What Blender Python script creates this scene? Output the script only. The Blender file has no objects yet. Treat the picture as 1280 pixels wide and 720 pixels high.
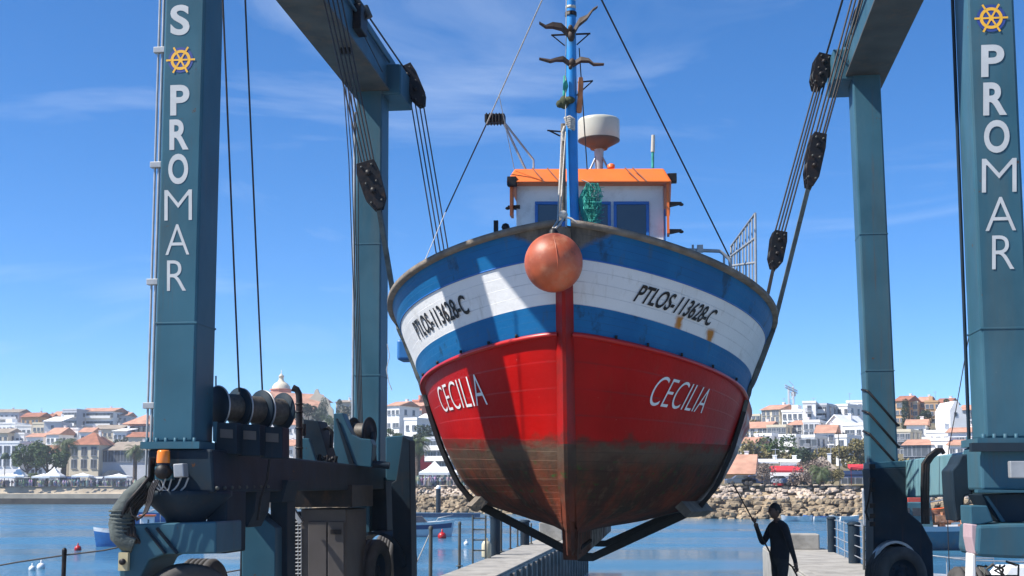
import bpy, bmesh, math, random
from mathutils import Vector, Matrix, noise
random.seed(7)
V=Vector; R=math.radians
sc=bpy.context.scene
COL=sc.collection
# ------------------------------------------------------------------ camera
CH=2.0; F=1650.0; TH=math.atan(180/F); CS,SN=math.cos(TH),math.sin(TH)
cam=bpy.data.cameras.new('camera'); camo=bpy.data.objects.new('camera',cam); COL.objects.link(camo)
camo.location=(0,0,CH); camo.rotation_euler=(R(90)+TH,0,0)
cam.sensor_width=36; cam.lens=36*F/1280; cam.shift_y=70/1280; cam.clip_end=6000; cam.clip_start=.1
sc.camera=camo
def zat(py,Y):
    t=(430-py)/F
    return CH+Y*(SN+t*CS)/(CS-t*SN)
def P(px,py,Y):
    z=zat(py,Y); d=CS*Y+SN*(z-CH)
    return V(((px-640)/F*d,Y,z))
def G(px,py,z=0.0):
    t=(430-py)/F
    Y=(z-CH)*(CS-t*SN)/(SN+t*CS)
    return P(px,py,Y)
def proj(p):
    dz=p[2]-CH; d=CS*p[1]+SN*dz
    return (640+F*p[0]/d, 430-F*(CS*dz-SN*p[1])/d)
# ------------------------------------------------------------------ materials
def nodes(m):
    m.use_nodes=True; nt=m.node_tree; return nt,nt.nodes,nt.links
def mat(name,col,rough=.6,metal=0.0,var=.12,scale=3.0,bump=0.0,bscale=None,dirt=None,dirtamt=0.0,dscale=2.0,streak=False,spec=.5,coat=0,chips=0,runs=0):
    m=bpy.data.materials.new(name); nt,N,L=nodes(m); b=N['Principled BSDF']
    b.inputs['Roughness'].default_value=rough; b.inputs['Metallic'].default_value=metal
    b.inputs['Specular IOR Level'].default_value=spec
    if coat: b.inputs['Coat Weight'].default_value=coat
    tc=N.new('ShaderNodeTexCoord'); n=N.new('ShaderNodeTexNoise'); n.inputs['Scale'].default_value=scale; n.inputs['Detail'].default_value=6
    L.new(tc.outputs['Object'],n.inputs['Vector'])
    mr=N.new('ShaderNodeMapRange'); mr.inputs['From Min'].default_value=.3; mr.inputs['From Max'].default_value=.7
    mr.inputs['To Min'].default_value=1-var; mr.inputs['To Max'].default_value=1+var
    L.new(n.outputs['Fac'],mr.inputs['Value'])
    vm=N.new('ShaderNodeVectorMath'); vm.operation='SCALE'; vm.inputs[0].default_value=col[:3]
    L.new(mr.outputs[0],vm.inputs['Scale'])
    out=vm.outputs[0]
    if dirt:
        n2=N.new('ShaderNodeTexNoise'); n2.inputs['Scale'].default_value=dscale; n2.inputs['Detail'].default_value=8; n2.inputs['Roughness'].default_value=.65
        mp=N.new('ShaderNodeMapping'); mp.inputs['Scale'].default_value=(1,1,.12) if streak else (1,1,1); mp.inputs['Location'].default_value=(3.1,7.7,1.3)
        L.new(tc.outputs['Object'],mp.inputs['Vector']); L.new(mp.outputs[0],n2.inputs['Vector'])
        r2=N.new('ShaderNodeMapRange'); r2.inputs['From Min'].default_value=.5; r2.inputs['From Max'].default_value=.72; r2.inputs['To Max'].default_value=dirtamt
        L.new(n2.outputs['Fac'],r2.inputs['Value'])
        mx=N.new('ShaderNodeMix'); mx.data_type='RGBA'; L.new(r2.outputs[0],mx.inputs['Factor']); L.new(out,mx.inputs['A']); mx.inputs['B'].default_value=(*dirt,1)
        out=mx.outputs['Result']
    def layer(out,sc_,mapsc,lo,hi,col_,amt,loc):
        n2=N.new('ShaderNodeTexNoise'); n2.inputs['Scale'].default_value=sc_; n2.inputs['Detail'].default_value=9; n2.inputs['Roughness'].default_value=.7
        mp=N.new('ShaderNodeMapping'); mp.inputs['Scale'].default_value=mapsc; mp.inputs['Location'].default_value=loc
        L.new(tc.outputs['Object'],mp.inputs['Vector']); L.new(mp.outputs[0],n2.inputs['Vector'])
        r2=N.new('ShaderNodeMapRange'); r2.inputs['From Min'].default_value=lo; r2.inputs['From Max'].default_value=hi; r2.inputs['To Max'].default_value=amt
        L.new(n2.outputs['Fac'],r2.inputs['Value'])
        mx=N.new('ShaderNodeMix'); mx.data_type='RGBA'; L.new(r2.outputs[0],mx.inputs['Factor']); L.new(out,mx.inputs['A']); mx.inputs['B'].default_value=(*col_,1)
        return mx.outputs['Result']
    if runs:
        out=layer(out,5,(1.6,1.6,.06),.60,.72,(.10,.055,.03),runs,(1,2,3)); out=layer(out,1.1,(1,1,.35),.45,.7,(col[0]*1.7+.02,col[1]*1.35+.02,col[2]*1.25+.02),runs*.7,(8,2,5))
    if chips:
        out=layer(out,7,(1,1,1),.665,.685,(.10,.045,.02),chips,(4,4,4)); out=layer(out,24,(1,1,1),.70,.72,(.3,.33,.33),chips*.7,(9,4,4))
    L.new(out,b.inputs['Base Color'])
    if bump:
        n3=N.new('ShaderNodeTexNoise'); n3.inputs['Scale'].default_value=bscale or scale*6; n3.inputs['Detail'].default_value=5
        L.new(tc.outputs['Object'],n3.inputs['Vector'])
        bp=N.new('ShaderNodeBump'); bp.inputs['Strength'].default_value=bump; bp.inputs['Distance'].default_value=.02
        L.new(n3.outputs['Fac'],bp.inputs['Height']); L.new(bp.outputs[0],b.inputs['Normal'])
    return m
M={}
M['teal']=mat('crane_paint',(.033,.098,.138),.45,0,.18,1.0,spec=.14,chips=.85,runs=.6,dirt=(.07,.09,.09),dirtamt=.5,dscale=3,streak=True,bump=.08,bscale=8)
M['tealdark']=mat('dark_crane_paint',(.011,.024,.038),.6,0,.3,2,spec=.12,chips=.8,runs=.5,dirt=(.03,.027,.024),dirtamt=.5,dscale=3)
M['under']=mat('grimy_steel',(.06,.065,.06),.7,0,.3,2,dirt=(.14,.09,.05),dirtamt=.6,dscale=4)
M['black']=mat('black_steel',(.010,.010,.012),.5,0,.3,8,spec=.25,dirt=(.08,.04,.02),dirtamt=.45,dscale=9)
M['cable']=mat('steel_rope',(.035,.03,.03),.6,.3,.3,20)
M['teallit']=mat('sunlit_crane_paint',(.13,.27,.31),.5,0,.1,1.5,chips=.8,runs=.5)  # paler copy of the crane paint, sunlight on the right side beam painted in
M['letter']=mat('white_lettering',(.45,.47,.48),.6,0,.08,6)
M['gold']=mat('emblem_yellow',(.75,.40,.03),.6,0,.1,6)
M['navy']=mat('emblem_blue',(.02,.05,.22),.6,0,.1,6)
M['rubber']=mat('tyre_rubber',(.055,.052,.05),.85,0,.25,6,bump=.2)
M['cabinet']=mat('cabinet_paint',(.075,.065,.06),.6,0,.15,3,dirt=(.06,.05,.045),dirtamt=.5)
M['galv']=mat('galvanised',(.35,.36,.37),.5,.4,.15,8)
M['concrete']=mat('concrete',(.30,.28,.245),.9,0,.18,1.5,bump=.4,bscale=9,dirt=(.13,.12,.10),dirtamt=.8,dscale=1.6)
M['amber']=mat('amber_lens',(.75,.20,.02),.25,0,.05,5)
M['tarp']=mat('hose_sleeve',(.07,.085,.08),.8,0,.25,5,bump=.8,bscale=14)
M['white']=mat('white_boat_paint',(.72,.72,.71),.5,0,.06,2,dirt=(.33,.3,.27),dirtamt=.55,dscale=2.4,bump=.12,bscale=6)
M['blue']=mat('blue_boat_paint',(.018,.13,.36),.42,0,.12,2,dirt=(.03,.09,.17),dirtamt=.6,dscale=4,bump=.12,bscale=6)
M['bluetrim']=mat('blue_trim',(.015,.12,.40),.4,0,.1,4)
M['mastblue']=mat('mast_blue',(.02,.23,.62),.4,0,.1,4,dirt=(.1,.2,.3),dirtamt=.5)
M['orange']=mat('orange_paint',(.75,.15,.02),.45,0,.08,3,dirt=(.5,.16,.06),dirtamt=.5,dscale=3)
M['redtrim']=mat('red_boat_paint',(.42,.005,.004),.38,0,.1,3,dirt=(.3,.02,.015),dirtamt=.4)
M['wood']=mat('weathered_wood',(.17,.14,.11),.85,0,.3,6,bump=.5,bscale=25,dirt=(.05,.045,.04),dirtamt=.6)
M['glass']=mat('dark_window_glass',(.05,.05,.055),.05,0,.1,3,spec=.8)
M['radome']=mat('radar_white',(.50,.49,.42),.35,0,.05,3)
M['brown']=mat('dark_brown_plastic',(.045,.028,.02),.7,0,.4,9)
M['rope']=mat('pale_rope',(.45,.42,.38),.9,0,.2,30)
M['green']=mat('green_net',(.03,.30,.24),.8,0,.3,12)
M['sling']=mat('sling_webbing',(.10,.12,.115),.85,0,.3,6,bump=.4,bscale=30,dirt=(.03,.03,.03),dirtamt=.8,dscale=5)
M['slingdark']=mat('dark_sling_webbing',(.02,.02,.022),.8,0,.3,8)
def buoy_mat():
    return mat('scuffed_orange_float',(.42,.085,.03),.5,0,.5,2.2,chips=.8,dirt=(.50,.22,.12),dirtamt=.7,dscale=5,bump=.1)
M['float']=buoy_mat()
M['cloth']=mat('black_clothing',(.010,.012,.018),.9,0,.3,9,bump=.5,bscale=18)
M['skin']=mat('skin',(.13,.07,.05),.6,0,.1,6)
M['hair']=mat('black_hair',(.006,.005,.005),.7)
M['stonew']=mat('seawall_stone',(.42,.35,.26),.9,0,.25,.25,bump=.5,bscale=1.5,dirt=(.2,.17,.12),dirtamt=.7,dscale=.3)
M['stoned']=mat('wet_seawall_stone',(.035,.03,.022),.8,0,.5,.6,bump=1,bscale=1)
M['rock']=mat('armour_rock',(.27,.205,.13),.9,0,.45,.35,bump=.6,bscale=3)
M['rockl']=mat('pale_rock',(.46,.37,.29),.9,0,.35,.5,bump=.6,bscale=3)
M['hill']=mat('dry_hillside',(.17,.14,.08),.95,0,.4,.05,dirt=(.05,.065,.03),dirtamt=.9,dscale=.04)
M['asphalt']=mat('promenade',(.20,.18,.16),.9,0,.15,.3)
M['leaf']=mat('leaf_green',(.055,.095,.022),.7,0,.5,.7)
M['leafd']=mat('leaf_dark_green',(.022,.045,.018),.7,0,.5,.7)
M['leafo']=mat('leaf_olive',(.19,.16,.06),.75,0,.5,.5)
M['leafb']=mat('leaf_brownish',(.20,.15,.12),.8,0,.4,.7)
M['palm']=mat('palm_green',(.07,.10,.03),.6,0,.4,.7)
M['palmd']=mat('palm_dead_frond',(.20,.12,.05),.8,0,.4,.7)
M['bark']=mat('bark',(.07,.05,.035),.9,0,.3,3)
M['tile']=mat('terracotta_roof',(.44,.235,.16),.85,0,.25,.6,bump=.5,bscale=4)
M['tileb']=mat('brown_roof',(.30,.12,.07),.85,0,.3,.5)
M['tileg']=mat('grey_brown_roof',(.28,.23,.18),.85,0,.2,.5)
M['hw1']=mat('whitewash',(.84,.83,.81),.8,0,.05,.2,dirt=(.5,.48,.45),dirtamt=.4,dscale=.25)
M['hw2']=mat('cream_render',(.62,.55,.42),.8,0,.08,.3)
M['hw3']=mat('pale_grey_render',(.50,.52,.56),.8,0,.08,.3)
M['hw4']=mat('ochre_render',(.55,.33,.16),.8,0,.12,.3)
M['hw5']=mat('pink_render',(.58,.24,.16),.8,0,.12,.3)
M['winglass']=mat('house_glass',(.08,.09,.105),.2,0,.4,.5)
M['winframe']=mat('window_frame_grey',(.30,.32,.36),.6)
M['shopblue']=mat('shop_blue',(.02,.05,.14),.5)
M['redaw']=mat('red_awning',(.55,.03,.04),.7)
M['canvas']=mat('white_canvas',(.82,.81,.79),.8,0,.04,1)
def crowd_mat():
    m=bpy.data.materials.new('crowd_clothes'); nt,N,L=nodes(m); b=N['Principled BSDF']; b.inputs['Roughness'].default_value=.9
    tc=N.new('ShaderNodeTexCoord'); w=N.new('ShaderNodeTexVoronoi'); w.inputs['Scale'].default_value=1.2
    L.new(tc.outputs['Object'],w.inputs['Vector'])
    hs=N.new('ShaderNodeHueSaturation'); hs.inputs['Saturation'].default_value=.5; hs.inputs['Value'].default_value=.45
    L.new(w.outputs['Color'],hs.inputs['Color']); L.new(hs.outputs[0],b.inputs['Base Color']); return m
M['crowd']=crowd_mat()
# ------------------------------------------------------------------ mesh builder
OFF={}
class MB:
    def __init__(s): s.v=[]; s.f=[]; s.m=[]; s.sm=[]; s.mi=0; s.smooth=False
    def add(s,vs,fs,mi=None,smooth=None):
        b=len(s.v); s.v+= [V(a) for a in vs]
        for f in fs:
            s.f.append([b+i for i in f]); s.m.append(s.mi if mi is None else mi); s.sm.append(s.smooth if smooth is None else smooth)
        return s
    def hex(s,p,mi=None):   # p: 4 bottom ccw, 4 top ccw
        return s.add(p,[(3,2,1,0),(4,5,6,7),(0,1,5,4),(1,2,6,5),(2,3,7,6),(3,0,4,7)],mi,False)
    def box(s,c,ax,ay,az,mi=None): # half-axes vectors
        c=V(c);ax=V(ax);ay=V(ay);az=V(az)
        p=[c-ax-ay-az,c+ax-ay-az,c+ax+ay-az,c-ax+ay-az,c-ax-ay+az,c+ax-ay+az,c+ax+ay+az,c-ax+ay+az]
        return s.hex(p,mi)
    def bx(s,x0,x1,y0,y1,z0,z1,mi=None):
        return s.box(((x0+x1)/2,(y0+y1)/2,(z0+z1)/2),((x1-x0)/2,0,0),(0,(y1-y0)/2,0),(0,0,(z1-z0)/2),mi)
    def tube(s,pts,r,n=8,mi=None,caps=True):
        pts=[V(p) for p in pts]
        if not hasattr(r,'__len__'): r=[r]*len(pts)
        vs=[];fs=[]; up=V((0,0,1)); prev=None
        for i,p in enumerate(pts):
            t=(pts[min(i+1,len(pts)-1)]-pts[max(i-1,0)])
            if t.length<1e-9: t=V((0,0,1))
            t.normalize()
            if prev is None:
                a=up.cross(t)
                if a.length<.1: a=V((1,0,0)).cross(t)
            else:
                a=prev-t*prev.dot(t)
                if a.length<1e-6: a=V((1,0,0)).cross(t)
            a.normalize(); prev=a; b=t.cross(a)
            for k in range(n):
                an=2*math.pi*k/n; vs.append(p+(a*math.cos(an)+b*math.sin(an))*r[i])
        for i in range(len(pts)-1):
            for k in range(n):
                k2=(k+1)%n; fs.append((i*n+k,i*n+k2,(i+1)*n+k2,(i+1)*n+k))
        s.add(vs,fs,mi,n>4)
        if caps:
            s.add(vs[:n],[tuple(reversed(range(n)))],mi,False); s.add(vs[-n:],[tuple(range(n))],mi,False)
        return s
    def lathe(s,prof,c,axis=(0,0,1),n=24,mi=None,smooth=True): # prof: (r,h)
        c=V(c); ax=V(axis).normalized(); a=ax.cross(V((0,1,0)))
        if a.length<.1: a=ax.cross(V((1,0,0)))
        a.normalize(); b=ax.cross(a); vs=[];fs=[]
        for r,h in prof:
            for k in range(n):
                an=2*math.pi*k/n; vs.append(c+ax*h+(a*math.cos(an)+b*math.sin(an))*max(r,1e-4))
        for i in range(len(prof)-1):
            for k in range(n):
                k2=(k+1)%n; fs.append((i*n+k,i*n+k2,(i+1)*n+k2,(i+1)*n+k))
        return s.add(vs,fs,mi,smooth)
    def prism(s,out,ext,mi=None): # outline list of 3d pts, extrude vec
        out=[V(p) for p in out]; e=V(ext); n=len(out)
        s.add(out+[p+e for p in out],[tuple(reversed(range(n))),tuple(range(n,2*n))]+[(i,(i+1)%n,(i+1)%n+n,i+n) for i in range(n)],mi,False); return s
    def ball(s,c,r,n=10,mi=None,sc=(1,1,1)):
        prof=[]; c=V(c); vs=[];fs=[]
        m=max(4,n//2)
        for i in range(m+1):
            ph=math.pi*i/m
            for k in range(n):
                an=2*math.pi*k/n
                vs.append(c+V((r*sc[0]*math.sin(ph)*math.cos(an),r*sc[1]*math.sin(ph)*math.sin(an),-r*sc[2]*math.cos(ph))))
        for i in range(m):
            for k in range(n):
                k2=(k+1)%n; fs.append((i*n+k,i*n+k2,(i+1)*n+k2,(i+1)*n+k))
        return s.add(vs,fs,mi,True)
    def mesh(s,name,mats,off=V((0,0,0)),bevel=0,weld=False):
        me=bpy.data.meshes.new(name); me.from_pydata([v-off for v in s.v],[],s.f)
        if not isinstance(mats,(list,tuple)): mats=[mats]
        for m in mats: me.materials.append(m)
        me.polygons.foreach_set('material_index',s.m); me.polygons.foreach_set('use_smooth',s.sm)
        bm=bmesh.new(); bm.from_mesh(me)
        if weld or bevel or True: bmesh.ops.remove_doubles(bm,verts=bm.verts,dist=1e-4) if weld else None
        bmesh.ops.recalc_face_normals(bm,faces=bm.faces)
        if bevel:
            bmesh.ops.bevel(bm,geom=[e for e in bm.edges if len(e.link_faces)==2 and e.calc_face_angle(0)>.5],offset=bevel,segments=2,affect='EDGES',profile=.5)
        bm.to_mesh(me); bm.free(); return me
    def build(s,name,mats,parent=None,bevel=0,weld=False,loc=None):
        if parent is not None: off=OFF[parent.name]
        elif loc is not None: off=V(loc)
        else:
            xs=[v.x for v in s.v];ys=[v.y for v in s.v];zs=[v.z for v in s.v]
            off=V(((min(xs)+max(xs))/2,(min(ys)+max(ys))/2,min(zs)))
        me=s.mesh(name,mats,off,bevel,weld)
        o=bpy.data.objects.new(name,me); COL.objects.link(o)
        if parent is not None: o.parent=parent
        else: o.location=off
        OFF[o.name]=off.copy(); return o
def thing(name,label,cat,loc,group=None):
    o=bpy.data.objects.new(name,None); COL.objects.link(o); o.location=loc; o.empty_display_size=.2
    OFF[o.name]=V(loc); tag(o,label,cat,group); return o
def tag(o,label=None,cat=None,group=None,kind=None):
    if label: o['label']=label
    if cat: o['category']=cat
    if group: o['group']=group
    if kind: o['kind']=kind
    return o
def obj_from(name,me,parent=None,loc=None):
    o=bpy.data.objects.new(name,me); COL.objects.link(o)
    if parent is not None: o.parent=parent
    if loc is not None: o.location=loc
    return o
def text_mesh(txt,size=1,bold=0,shear=0,space=1,seg=6):
    c=bpy.data.curves.new('t','FONT'); c.body=txt; c.size=size; c.offset=bold; c.shear=shear; c.space_character=space; c.resolution_u=seg
    o=bpy.data.objects.new('t',c); COL.objects.link(o)
    me=bpy.data.meshes.new_from_object(o.evaluated_get(bpy.context.evaluated_depsgraph_get()))
    bpy.data.objects.remove(o); 
    vs=[v.co.copy() for v in me.vertices]; fs=[tuple(p.vertices) for p in me.polygons]; bpy.data.meshes.remove(me); bpy.data.curves.remove(c)
    x0=min(v.x for v in vs);x1=max(v.x for v in vs);y0=min(v.y for v in vs);y1=max(v.y for v in vs)
    return [( (v.x-x0)/(x1-x0),(v.y-y0)/(y1-y0)) for v in vs],fs,(x1-x0)/(y1-y0)
# ------------------------------------------------------------------ world, sun
SUN_EL=R(49); AZ=R(16)      # the sun stands to the left and a little behind the camera
ts=V((-math.cos(AZ)*math.cos(SUN_EL),-math.sin(AZ)*math.cos(SUN_EL),math.sin(SUN_EL)))
w=bpy.data.worlds.new('World'); sc.world=w; w.use_nodes=True; nt=w.node_tree; N=nt.nodes; L=nt.links
bg=N['Background']; sky=N.new('ShaderNodeTexSky'); sky.sky_type='NISHITA'; sky.sun_disc=False
sky.sun_elevation=SUN_EL; sky.sun_rotation=math.atan2(ts.x,ts.y)
sky.air_density=.6; sky.dust_density=0; sky.ozone_density=6.0
hs=N.new('ShaderNodeHueSaturation'); hs.inputs['Saturation'].default_value=1.2
L.new(sky.outputs[0],hs.inputs['Color'])
tc=N.new('ShaderNodeTexCoord'); mp=N.new('ShaderNodeMapping'); mp.inputs['Rotation'].default_value=(0,R(28),0); mp.inputs['Scale'].default_value=(2.2,2.0,9)
n=N.new('ShaderNodeTexNoise'); n.inputs['Scale'].default_value=1.3; n.inputs['Detail'].default_value=7; n.inputs['Roughness'].default_value=.55; n.inputs['Distortion'].default_value=.8
L.new(tc.outputs['Generated'],mp.inputs[0]); L.new(mp.outputs[0],n.inputs['Vector'])
mr=N.new('ShaderNodeMapRange'); mr.inputs['From Min'].default_value=.57; mr.inputs['From Max'].default_value=.85; mr.inputs['To Max'].default_value=.34
L.new(n.outputs['Fac'],mr.inputs['Value'])
mx=N.new('ShaderNodeMix'); mx.data_type='RGBA'; L.new(mr.outputs[0],mx.inputs['Factor']); L.new(hs.outputs[0],mx.inputs['A']); mx.inputs['B'].default_value=(5,5.6,6.4,1)
L.new(mx.outputs['Result'],bg.inputs['Color']); bg.inputs['Strength'].default_value=.10
sl=bpy.data.lights.new('sun','SUN'); sl.energy=4.2; sl.angle=R(.5); sl.color=(1,.95,.87)
so=bpy.data.objects.new('sun',sl); COL.objects.link(so); so.rotation_euler=ts.to_track_quat('Z','Y').to_euler()
sc.view_settings.view_transform='Standard'; sc.view_settings.look='None'; sc.view_settings.gamma=1; sc.view_settings.exposure=1.06
sc.cycles.max_bounces=6; sc.cycles.transparent_max_bounces=4
# ------------------------------------------------------------------ gantry frame directions
AL=R(7); U=V((math.cos(AL),-math.sin(AL),0)); Vv=V((math.sin(AL),math.cos(AL),0)); Z=V((0,0,1))
FL=P(190,540,15.2); FL.z=0
def LF(u,v,z): return FL+U*u+Vv*v+Z*z
def uv_of(p):
    d=V(p)-FL; return d.dot(U),d.dot(Vv)
FRc=uv_of(P(1229,480,14.05)); RLc=uv_of(P(443,500,24.7)); RRc=uv_of(P(1085,500,23.7)); RRt=uv_of(P(1066,100,23.7)); RLt=uv_of(P(445,150,24.7))
print('corners',FRc,RLc,RRc,RRt,RLt)
# ------------------------------------------------------------------ ground, piers, water
WZ=-1.9
m=bpy.data.materials.new('harbour_water'); nt2,N2,L2=nodes(m); b=N2['Principled BSDF']
b.inputs['Base Color'].default_value=(.04,.14,.23,1); b.inputs['Roughness'].default_value=.08; b.inputs['IOR'].default_value=1.33
tc2=N2.new('ShaderNodeTexCoord'); prev=None
mpw=N2.new('ShaderNodeMapping'); mpw.inputs['Scale'].default_value=(1,1.6,1); L2.new(tc2.outputs['Object'],mpw.inputs[0])
n1=N2.new('ShaderNodeTexNoise'); n1.inputs['Scale'].default_value=1.1; n1.inputs['Detail'].default_value=5; n1.inputs['Roughness'].default_value=.6
n2=N2.new('ShaderNodeTexNoise'); n2.inputs['Scale'].default_value=.12; n2.inputs['Detail'].default_value=3
L2.new(mpw.outputs[0],n1.inputs['Vector']); L2.new(mpw.outputs[0],n2.inputs['Vector'])
ad=N2.new('ShaderNodeMath'); ad.operation='MULTIPLY_ADD'; L2.new(n2.outputs['Fac'],ad.inputs[0]); ad.inputs[1].default_value=2.0; L2.new(n1.outputs['Fac'],ad.inputs[2])
bp=N2.new('ShaderNodeBump'); bp.inputs['Strength'].default_value=.9; bp.inputs['Distance'].default_value=.22
L2.new(ad.outputs[0],bp.inputs['Height']); L2.new(bp.outputs[0],b.inputs['Normal'])
# wind patches change the roughness
mw=N2.new('ShaderNodeMapRange'); mw.inputs['To Min'].default_value=.05; mw.inputs['To Max'].default_value=.28; mw.inputs['From Min'].default_value=.4; mw.inputs['From Max'].default_value=.62
n4=N2.new('ShaderNodeTexNoise'); n4.inputs['Scale'].default_value=.05; mp4=N2.new('ShaderNodeMapping'); mp4.inputs['Scale'].default_value=(.35,1.4,1)
L2.new(tc2.outputs['Object'],mp4.inputs[0]); L2.new(mp4.outputs[0],n4.inputs['Vector']); L2.new(n4.outputs['Fac'],mw.inputs['Value']); L2.new(mw.outputs[0],b.inputs['Roughness'])
M['water']=m
q=MB(); q.add([(-900,-200,WZ),(900,-200,WZ),(900,420,WZ),(-900,420,WZ)],[(0,1,2,3)]); tag(q.build('water',M['water'],loc=(0,0,WZ)),kind='structure')
pl_u=uv_of(G(630,718))[0]
q=MB(); q.bx(-60,60,-40,12.5,-4,0); q.bx(-60,LF(-1.12,0,0).x-.2,12.5,21.4,-4,0); q.bx(3.55,60,12.5,21.4,-4,0); tag(q.build('quay_ground',M['concrete'],loc=(0,0,0)),kind='structure')
def slab(name,u0,u1,v0,v1,z0=-4,z1=0.0,kerb=True):
    q=MB(); q.hex([LF(u0,v0,z0),LF(u1,v0,z0),LF(u1,v1,z0),LF(u0,v1,z0),LF(u0,v0,z1),LF(u1,v0,z1),LF(u1,v1,z1),LF(u0,v1,z1)])
    return q
# pier edges from the photograph, in the gantry's own frame
pl=uv_of(G(630,718)); pr=uv_of(G(1004,716)); pr2=uv_of(G(1082,713)); pl0=uv_of(G(548,720))
print('pier',pl,pr,pr2,pl0)
vq=21.4-FL.y+1.2
def pier(name,parts):
    q=MB()
    for (u0,u1,v0,v1,z0,z1) in parts:
        q.hex([LF(u0,v0,z0),LF(u1,v0,z0),LF(u1,v1,z0),LF(u0,v1,z0),LF(u0,v0,z1),LF(u1,v0,z1),LF(u1,v1,z1),LF(u0,v1,z1)])
    return tag(q.build(name,M['concrete'],bevel=.02),kind='structure')
vS=12.6-FL.y
pier('pier_path',[(-1.1,pl[0],vS-.5,13.5,-4,-.004),(pl0[0],pl[0],13.5,46.5,-4,-.004),(pl[0]-.28,pl[0]-.02,vS,46.5,-.004,.05)])
pier('pier_path',[(pr[0]-.1,pr2[0]+.35,vS-.5,31.0,-4,-.004),(pr[0]-.08,pr[0]+.15,vS,31.0,-.004,.05)])
# ------------------------------------------------------------------ gantry crane (boat hoist)
crane=thing('boat_hoist','huge blue-green travelling boat hoist with white lettering down its legs, straddling the raised fishing boat','boat hoist',LF(4.6,5,0))
ZB=zat(116,24.9)      # underside of the top beams
LU,LV=.5,.64
FRu=FRc[0]; FRv=FRc[1]
legs={}
def leg(c0,c1,z0,z1,n='leg'):
    q=MB(); (a,b_),(c,d)=c0,c1
    q.hex([LF(a,b_,z0),LF(a+LU,b_,z0),LF(a+LU,b_+LV,z0),LF(a,b_+LV,z0),LF(c,d,z1),LF(c+LU,d,z1),LF(c+LU,d+LV,z1),LF(c,d+LV,z1)])
    # stiffening strips along the outer edges
    return q.build(n,M['teal'],crane,bevel=.03)
ZF=zat(553,15.2)      # flange height
leg_fl=leg((0,0),(0,0),ZF,ZB); leg_fr=leg((FRu,FRv),(FRu-.02,FRv),ZF,ZB)
zr0=2.35
leg_rl=leg((RLc[0],RLc[1]),(RLt[0],RLc[1]),zr0,ZB); leg_rr=leg((RRc[0],RRc[1]),(RRt[0],RRc[1]),zr0,ZB)
# flanges with bolts
def flange(u,v,z,parent):
    q=MB(); q.box(LF(u+LU/2,v+LV/2,z-.035),U*(LU/2+.1),Vv*(LV/2+.09),Z*.04)
    for k in range(6):
        for e in (-.055,LV+.055): q.lathe([(0,.05),(.022,.05),(.022,0)],LF(u-.03+k*(LU+.06)/5,v+e,z),n=6)
    return q.build('flange',M['teal'],parent)
flange(0,0,ZF,leg_fl); flange(FRu,FRv,ZF,leg_fr)
# top beams
def beam(us0,vs0,us1,vs1,side):
    # runs over the legs, with an overhang at both ends; side=+1: inner face at larger u
    d=V((us1-us0,vs1-vs0)); d.normalize(); s0=V((us0,vs0))-d*1.3; s1=V((us1,vs1))+d*(LV+.25)
    w0,w1=-.06,LU+.08
    q=MB()
    def sec(p,o,z): return LF(p.x+o,p.y,z)
    H=.80
    q.hex([sec(s0,w0,ZB),sec(s0,w1,ZB),sec(s1,w1,ZB),sec(s1,w0,ZB),sec(s0,w0,ZB+H),sec(s0,w1,ZB+H),sec(s1,w1,ZB+H),sec(s1,w0,ZB+H)])
    o=q.build('top_beam',[M['teal']],crane,bevel=.03)
    q=MB(); # lower flange plate, grimy
    q.hex([sec(s0,w0-.06,ZB-.035),sec(s0,w1+.06,ZB-.035),sec(s1,w1+.06,ZB-.035),sec(s1,w0-.06,ZB-.035),sec(s0,w0-.06,ZB-.002),sec(s0,w1+.06,ZB-.002),sec(s1,w1+.06,ZB-.002),sec(s1,w0-.06,ZB-.002)])
    q.build('flange_plate',M['under'],o)
    # inner end piece carrying the rear sheave
    ui= w1 if side>0 else w0
    q=MB(); e0=s1-d*.85; e1=s1+d*.30
    a,b_=(w1-.25,w1+.28) if side>0 else (w0-.28,w0+.25)
    q.hex([sec(e0,a,ZB-.10),sec(e0,b_,ZB-.10),sec(e1,b_,ZB-.10),sec(e1,a,ZB-.10),sec(e0,a,ZB+.50),sec(e0,b_,ZB+.50),sec(e1,b_,ZB+.50),sec(e1,a,ZB+.50)])
    q.build('end_bracket',M['teal'],o,bevel=.03)
    # cable rail on the inner face
    q=MB(); off=(w1+.05) if side>0 else (w0-.05)
    q.tube([sec(s0,off,ZB+.55),sec(e0,off,ZB+.55)],.03,6)
    q.build('guide_rail',M['teal'],o)
    return o,s0,s1,d,w0,w1
bl=beam(0,0,RLt[0],RLc[1],1); br=beam(FRu-.02,FRv,RRt[0],RRc[1],-1)
q=MB(); q.hex([LF(-.2,-.9,ZB+.82),LF(FRu+.7,-.9+FRv,ZB+.82),LF(FRu+.7,-.1+FRv,ZB+.82),LF(-.2,-.1,ZB+.82),LF(-.2,-.9,ZB+1.7),LF(FRu+.7,-.9+FRv,ZB+1.7),LF(FRu+.7,-.1+FRv,ZB+1.7),LF(-.2,-.1,ZB+1.7)])
q.build('cross_beam',M['teal'],crane,bevel=.03)
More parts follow.
